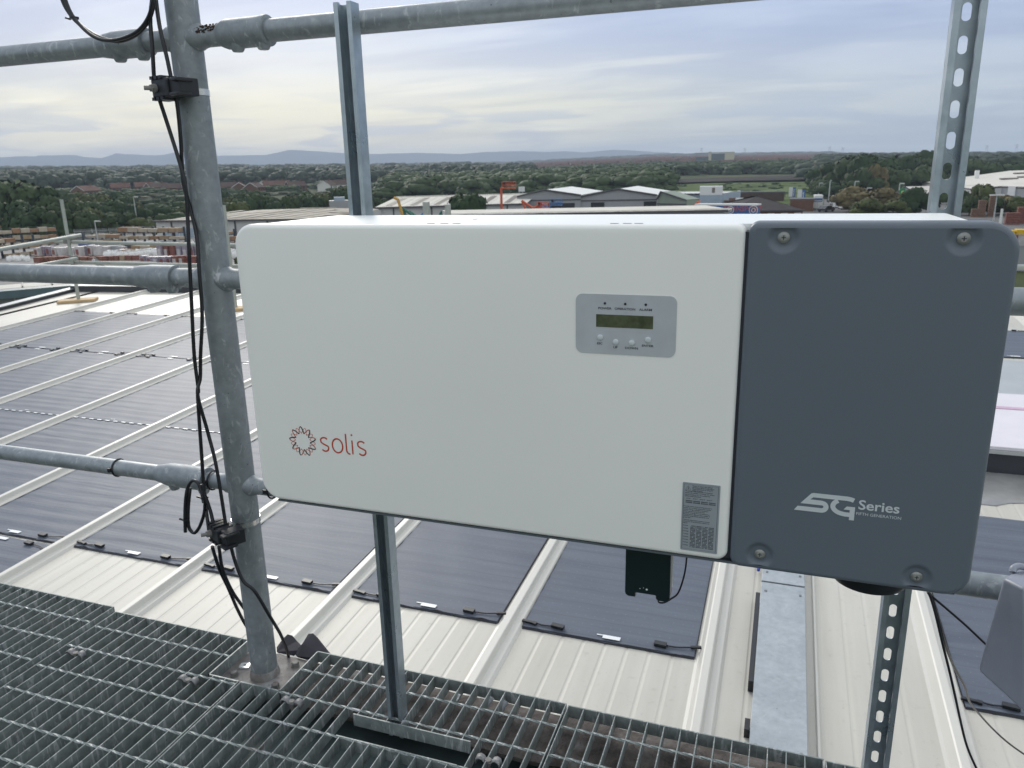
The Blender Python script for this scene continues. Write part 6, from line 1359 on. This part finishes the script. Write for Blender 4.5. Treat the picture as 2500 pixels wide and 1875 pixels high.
def stack(name,fx,fy,w,h,dep,mat,label,cat,group,rz=0,strap=None,bevelw=0.06,pal=True):
    p=Gp(fx,fy); t=tag(empty(name,p),label,cat,group); 
    if pal:
        mb=MB(); 
        for k in (-1,0,1): mb.obox(p+dd_*(k*w*0.42)+upv*0.05,0.05,dep/2,0.05,dd_,nn_,upv)
        mb.obox(p+upv*0.125,w/2,dep/2,0.022,dd_,nn_,upv); mb.build('pallet','pallet_wood',t)
    mb=MB(); mb.obox(p+upv*(0.152+h/2),w/2,dep/2,h/2,dd_,nn_,upv); o=mb.build('load',mat,t); bevel(o,bevelw,2)
    if strap: mb=MB(); mb.obox(p+nn_*(dep/2+0.01)+upv*(0.15+h*0.45),w*0.30,0.012,h*0.28,dd_,nn_,upv); mb.build('wrapper_print',strap,t)
    mb=MB()
    for k in (1,2): mb.obox(p+upv*(0.152+h*k/3),w/2+0.008,dep/2+0.008,0.018,dd_,nn_,upv)
    mb.build('layer_line','pallet_wood' if mat.startswith('b') else 'wrap_white',t)
    return t
i=0
for fx in np.arange(96,246,14.5):
    i+=1; c_=R.choice(['wrap_white','wrap_white','wrap_lilac'])
    stack('wrapped_pallet',fx,627+R.uniform(-1.5,1.5),0.86,R.uniform(1.25,1.55),1.0,c_,'film wrapped pallet, '+ORD[i-1]+(' of' if i==1 else ' from left in')+' the row beyond the scaffold corner','pallet','film wrapped pallets beyond the scaffold corner',strap=R.choice(['wrap_red','wrap_red',None]))
for i_,fx in enumerate(np.arange(98,268,19)): stack('brick_stack',fx,643+R.uniform(-1,1),1.1,R.uniform(0.72,0.85),1.0,'brick_stack_red','low dark red brick stack, '+ORD[i_]+(' of' if i_==0 else ' from left in')+' the front row','brick stack','dark red brick stacks just above the middle rail',bevelw=0.02,pal=False)
for i_,fx in enumerate(np.arange(276,350,15)): stack('block_stack',fx,641+R.uniform(-1,1),0.85,R.uniform(0.75,0.9),1.0,R.choice(['block_tan','brick_stack_red']),'tan or brown block stack, '+ORD[i_]+' after the round sign in the front row','block stack','tan and brown block stacks right of the round sign',bevelw=0.02)
for row,(yy,hh) in enumerate(((649,1.15),(636,2.1))):
    for i_,fx in enumerate(np.arange(356 if row==0 else 398,500,15.5)): stack('wrapped_pallet',fx,yy+R.uniform(-1,1),0.84,hh*R.uniform(0.92,1.05),1.0,R.choice(['wrap_lilac','brick_stack_red','wrap_lilac']),'lilac and red wrapped pallet, '+ORD[i_]+(' of' if i_==0 else ' from left in')+(' the front row by the cables' if row==0 else ' the taller rear row by the cables'),'pallet','lilac and red pallets left of the post',strap=R.choice(['wrap_red','wrap_white']))
def bag(fx,fy,s=0.9,lab='white bulk bag standing open in the builders yard',grp='white bulk bags in the yard'):
    p=Gp(fx,fy); n=12; mb=MB(); prof=[(0.85,0.0),(1.0,0.25),(1.02,0.6),(0.9,0.85),(0.72,0.95),(0.85,1.08)]
    for r_,h in prof:
        for j in range(n): a_=2*PI*j/n; q=1+0.10*math.sin(3*a_+h*5+fx); mb.v.append((p.x+0.5*s*r_*q*math.cos(a_),p.y+0.5*s*r_*q*math.sin(a_),p.z+s*h*(1+0.05*math.sin(2*a_+fx))))
    for i_ in range(len(prof)-1):
        for j in range(n): mb.f.append((i_*n+j,i_*n+(j+1)%n,(i_+1)*n+(j+1)%n,(i_+1)*n+j)); mb.m.append(0)
    mb.f.append(tuple((len(prof)-2)*n+j for j in range(n))); mb.m.append(0)
    tag(mb.build('bulk_bag','bag_white',smooth=True),lab,'bulk bag',grp)
for fx in (24,35,46,58,68): bag(fx,637+R.uniform(-1,1),0.75,'white bulk bag at the left edge above the middle rail','white bulk bags at the left edge')
for fx in np.arange(262,345,10): bag(fx,629+R.uniform(-2,2),0.95)
for fx in np.arange(340,410,11): bag(fx,624+R.uniform(-2,2),1.0)
for fx,fy in ((558,628),(567,625),(575,630),(484,632),(493,630)): bag(fx,fy,1.0,'white bulk bag seen beside the handrail post','white bulk bags beside the post')
for fx in (452,460,468): bag(fx,600,0.9,'white bulk bag before the brown roofed warehouse','white bags before the warehouse')
# round sign on a brick stack
t=tag(empty('round_sign',(0,0,0)),'small round white sign on the dark red brick stacks','sign'); p=atR(229,637,101); mb=MB(); mb.tube([p,p+nn_*0.05],0.26,20); mb.build('disc','sign_white',t); text_on('6',0.3,p+nn_*0.06,dd_,'print_black',t)
# blue drum, long low wall, fence
t=stack('blue_crate',209,600,2.2,0.6,1.2,'car_blue','bright blue covered crate beyond the far scaffold rail','crate',None,bevelw=0.1)
P0=Gp(190,650); P1=Gp(385,648); mb=MB(); mb.add([(P0.x,P0.y,-10.3),(P1.x,P1.y,-10.3),(P1.x*0.93,P1.y*0.93,-10.3),(P0.x*0.93,P0.y*0.93,-10.3),(P0.x,P0.y,-11),(P1.x,P1.y,-11),(P1.x*0.93,P1.y*0.93,-11),(P0.x*0.93,P0.y*0.93,-11)],[(0,1,2,3),(0,1,5,4),(1,2,6,5),(2,3,7,6),(3,0,4,7)]); tag(mb.build('loading_platform','concrete'),'long low grey platform just above the middle rail','platform')
def fence(F0,F1,h,label):
    P0=Gp(*F0);P1=Gp(*F1); d=(P1-P0); L_=d.length; d.normalize(); n_=Vector((-d.y,d.x,0)); t=tag(empty('palisade_fence',P0),label,'fence')
    mb=MB(); k=int(L_/0.22)
    for i in range(k): mb.obox(P0+d*(i*0.22)+upv*(h/2),0.035,0.01,h/2,d,n_,upv)
    o=mb.build('pale','clad_grey',t); tag(o,kind='stuff')
    for i in range(int(L_/3)+1): mb=MB(); mb.obox(P0+d*(i*3)+n_*0.08+upv*(h/2),0.05,0.05,h/2,d,n_,upv); mb.build('fence_post','clad_grey',t)
    for zz in (0.4,h-0.4): mb=MB(); mb.obox(P0+d*(L_/2)+n_*0.04+upv*zz,L_/2,0.02,0.04,d,n_,upv); mb.build('fence_rail','clad_grey',t)
fence((185,592),(270,588),2.4,'grey palisade fence behind the short lamp post'); fence((270,588),(385,582),2.4,'grey palisade fence left of the brown roofed warehouse')
# general clutter in the yard
cl_=sorted((R.uniform(235,500),R.uniform(604,619),R.choice(['rack_blue','timber_tan','clad_grey','gutter_dark','wrap_white','timber_orange'])) for k in range(26))
for k,(fx,fy,c_) in enumerate(cl_):
    p=Gp(fx,fy); mb=MB(); mb.obox(p+upv*0.35,R.uniform(0.4,1.6),0.4,R.uniform(0.2,0.55),dd_,nn_,upv); tag(mb.build('stored_goods',c_),{'rack_blue':'dark crate','timber_tan':'tan timber lift','clad_grey':'grey crate','gutter_dark':'near black bundle','wrap_white':'white wrapped bundle','timber_orange':'orange timber lift'}[c_]+', '+ORD[k]+(' item' if k==0 else ' item from left')+' in the crowded middle of the yard','goods','goods in the middle of the yard')
# right edge: stacks, pole, yellow skip, wall
for k,(fx,fy,w,h,lab) in enumerate(((2394,530,1.3,3.4,'orange brown pallet stack left of the right lamp post, left one'),(2417,529,0.9,4.6,'tall orange brown pallet stack left of the right lamp post'),(2378,530,1.2,1.9,'low orange pallet stack right of the strut'),(2470,548,2.2,2.1,'dark red brick stack right of the white pole'),(2494,546,1.8,3.2,'tall dark red brick stack at the right edge'))):
    p=Gp(fx,fy); t=tag(empty('pallet_stack',p),lab,'pallet stack')
    for i in range(int(h/0.42)): mb=MB(); mb.obox(p+upv*(i*0.42+0.18),w/2,0.6,0.18,dd_,nn_,upv); mb.build('pallet','pallet_orange' if k<3 else 'brick_stack_red',t)
t=tag(empty('white_pole',(0,0,0)),'plain white pole standing right of the double lamp post','pole'); mb=MB(); q=atR(2447,510,70); b_=atR(2447-3,545,70); mb.tube([Vector((q.x,q.y,-11)),q],0.09,8); mb.build('pole','trim_white',t)
simple('skip_yellow',(0.62,0.40,0.02),0.5,var=0.05)
p=atR(2500,573,95); t=tag(empty('yellow_skip',(p.x,p.y,-11)),'bright yellow open container at the right edge above the inverter corner','container')
for k in range(3):
    mb=MB(); mb.obox(Vector((p.x,p.y,0))+dd_*(k*1.1-1.4)+upv*(p.z+0.30+0.1*k-0.1),0.5,0.6,0.25,dd_,nn_,upv); o=mb.build('yellow_part','skip_yellow',t); bevel(o,0.05,2)
mb=MB(); mb.obox(Vector((p.x,p.y,0))+upv*(p.z-0.55),1.9,0.7,0.5,dd_,nn_,upv); mb.build('side_panel','wrap_white',t); mb=MB(); mb.obox(Vector((p.x,p.y,0))-dd_*1.0+nn_*0.75+upv*(p.z-0.4),0.35,0.05,0.45,dd_,nn_,upv); mb.build('red_panel','wrap_red',t)
mb=MB(); mb.obox(Vector((p.x,p.y,0))+upv*((p.z-1.05-11)/2),1.7,0.6,(p.z-1.05+11)/2,dd_,nn_,upv); mb.build('lower_body','clad_grey',t)
# ------------------------------------------------------------------ scaffold guard on the far roof corner
def sc_post(x,y,Ft,label,pad=True,top=None):
    b_=Vector(RP(x,y,0.04)); T=atY(Ft[0],Ft[1],y).z if top is None else top; t=tag(empty('scaffold_post',b_),label,'scaffold post')
    mb=MB(); mb.tube([b_,Vector((x,y,T))],0.0255,16); mb.tube([Vector((x,y,T-0.004)),Vector((x,y,T))],0.0265,16); mb.build('tube','scaffold_steel',t,smooth=True)
    return t,T
tA,zA=sc_post(-10.26,8.88,(148,487),'pale scaffold tube standing on a wooden pad at the far roof corner')
tB,zB=sc_post(-7.27,8.81,(560,560),'scaffold tube on a wooden pad, seen between the post and the inverter',top=-0.35)
for k,(x,y,a_) in enumerate(((-10.26,8.86,1.05),(-7.2,8.80,1.05))):
    mb=MB(); mb.obox(RP(x,y,0.022),0.27,0.10,0.019,(math.cos(0.52),math.sin(0.52),SL*math.sin(0.52)),(-math.sin(0.52),math.cos(0.52),SL*math.cos(0.52))); o=tag(mb.build('wooden_pad','wood_pad'),('flat timber pad under the far corner scaffold tube','flat timber pad under the scaffold tube beside the inverter')[k],'wooden pad'); bevel(o,0.004,1)
def sc_rail(P,Q,label,r_=0.0255): 
    mb=MB(); mb.tube([P,Q],r_,16); return tag(mb.build('scaffold_rail','scaffold_steel',smooth=True),label,'scaffold rail')
y0_=8.83
cA=atY(196,574,y0_); n1=atZ(0,609,cA.z); sc_rail(cA,cA+(n1-cA)*1.5,'upper scaffold rail running left towards the viewer from the far corner')
cB=atY(135,590,8.93); q=atY(575,599,8.93); q.z=q.z; sc_rail(cB,cB+(q-cB)*3.2,'long scaffold rail along the far roof edge below the warehouse')
cC=atY(186,631,y0_); n2=atZ(112,645,cC.z); sc_rail(cC,cC+(n2-cC)*3.0,'lower scaffold rail running left from the far corner')
cD=atY(170,640,8.93); q=atY(380,645,8.93); sc_rail(cD,cD+(q-cD)*5,'lower scaffold rail along the far roof edge')
for P_,lab in ((atY(176,578,8.83),'upper'),(atY(165,588,8.90),'middle'),(atY(180,630,8.83),'lower')):
    mb=MB(); mb.obox(P_,0.045,0.05,0.04,(1,0,0),(0,1,0)); o=tag(mb.build('scaffold_coupler','bolt_rusty'),lab+' rusty coupler on the far corner scaffold tube','coupler'); bevel(o,0.01,2)
for fx,yt,k in ((1040,493,'left'),(1093,499,'right')):
    y_=9.9; q=atY(fx,yt,y_); b_=RP(q.x,y_,0.03); t=tag(empty('scaffold_post',b_),k+' of two short scaffold tube tops rising behind the inverter','scaffold post'); mb=MB(); mb.tube([b_,q],0.05 if k=='left' else 0.042,14); mb.build('tube','scaffold_steel',t,smooth=True)
# thin rail at the far right edge behind the middle rail
q0=atY(2440,652,9.6); q1=atY(2560,652,10.6); sc_rail(q0,q1,'thin pale tube just above the middle rail at the right edge',0.03)
# ------------------------------------------------------------------ neighbouring building beyond the left verge
t=tag(empty('neighbour_building',(0,0,0)),'grey clad building with dark teal gutter beyond the left roof edge','building')
zE=-3.6; A=atZ(-260,735,zE); B=atZ(300,688,zE); dn=lambda v: Vector((v.x,v.y,-11)); d=(B-A).normalized(); n_=Vector((-d.y,d.x,0))
if n_.dot(A)<0: n_=-n_
mb=MB(); quadm(mb,[dn(A),dn(B),B,A]); quadm(mb,[dn(B),dn(B+n_*12),B+n_*12,B]); mb.build('wall','clad_grey',t,fix=False)
L_=(B-A).length
for i in range(int(L_/1.1)+1):
    c=A+d*(i*1.1)-n_*0.015; mb=MB(); mb.obox(Vector((c.x,c.y,(zE-11)/2)),0.03,0.015,(zE+11)/2,d,n_,upv); mb.build('wall_seam','clad_light',t)
c=A+d*(L_*0.62)-n_*0.06; mb=MB(); mb.tube([Vector((c.x,c.y,-11)),Vector((c.x,c.y,zE))],0.05,10); mb.build('downpipe','gutter_dark',t)
mb=MB(); mb.prism([(0,0),(0.34,0),(0.34,0.05),(0.30,0.30),(0.02,0.26)],A-n_*0.36+upv*-0.20,n_,upv,d*L_); mb.build('gutter','gutter_teal',t)
Rg=n_*2.0+upv*0.02; mb=MB(); quadm(mb,[A+upv*0.1,B+upv*0.1,B+Rg,A+Rg]); quadm(mb,[A+Rg,B+Rg,B+n_*6-upv*1.2,A+n_*6-upv*1.2]); rf=mb.build('roof','sheet_cream',t,fix=False)
mb=MB()
for i in range(int(L_/0.9)): p_=A+d*(i*0.9)+upv*0.1; q_=A+d*(i*0.9)+Rg; quadm(mb,[p_-d*0.04,q_-d*0.04,q_+upv*0.05,p_+upv*0.05]); quadm(mb,[p_+upv*0.05,q_+upv*0.05,q_+d*0.04,p_+d*0.04])
mb.build('roof_seam','sheet_cream',rf,fix=False)
# walls of our own building below the roof
t=tag(empty('own_building',(0,0,0)),'grey wall of the building carrying the solar roof, below its edge','building')
mb=MB(); 
for a_,b_ in (((VX-0.12,-1.2),(VX-0.12,9.6)),((VX-0.12,9.6),(6.5,far_y(6.5)+0.1)),((6.5,far_y(6.5)+0.1),(6.5,-1.2))):
    za,zb_=RP(*a_)[2]-0.05,RP(*b_)[2]-0.05; mb.add([(a_[0],a_[1],-11),(b_[0],b_[1],-11),(b_[0],b_[1],zb_),(a_[0],a_[1],za)],[(0,1,2,3)])
mb.build('wall','clad_grey',t,fix=False)

# ------------------------------------------------------------------ haze
hz=bpy.data.materials.new('haze'); hz.use_nodes=True; ht=hz.node_tree; ht.nodes.clear()
pv=N(ht,'ShaderNodeVolumePrincipled'); pv.inputs['Color'].default_value=(0.72,0.84,1.0,1); pv.inputs['Density'].default_value=HAZE; pv.inputs['Anisotropy'].default_value=0.0
ho=N(ht,'ShaderNodeOutputMaterial'); ht.links.new(pv.outputs[0],ho.inputs['Volume'])
mb=MB(); n=48; Rr=9300
zl,zh=-12.0,262.0
vs=[(Rr*math.cos(2*PI*i/n),Rr*math.sin(2*PI*i/n),z) for z in (zl,zh) for i in range(n)]
mb.add(vs,[tuple(range(n))[::-1],tuple(range(n,2*n))]+[(i,(i+1)%n,n+(i+1)%n,n+i) for i in range(n)])
MATS['haze']=hz; tag(mb.build('haze','haze'),kind='stuff')
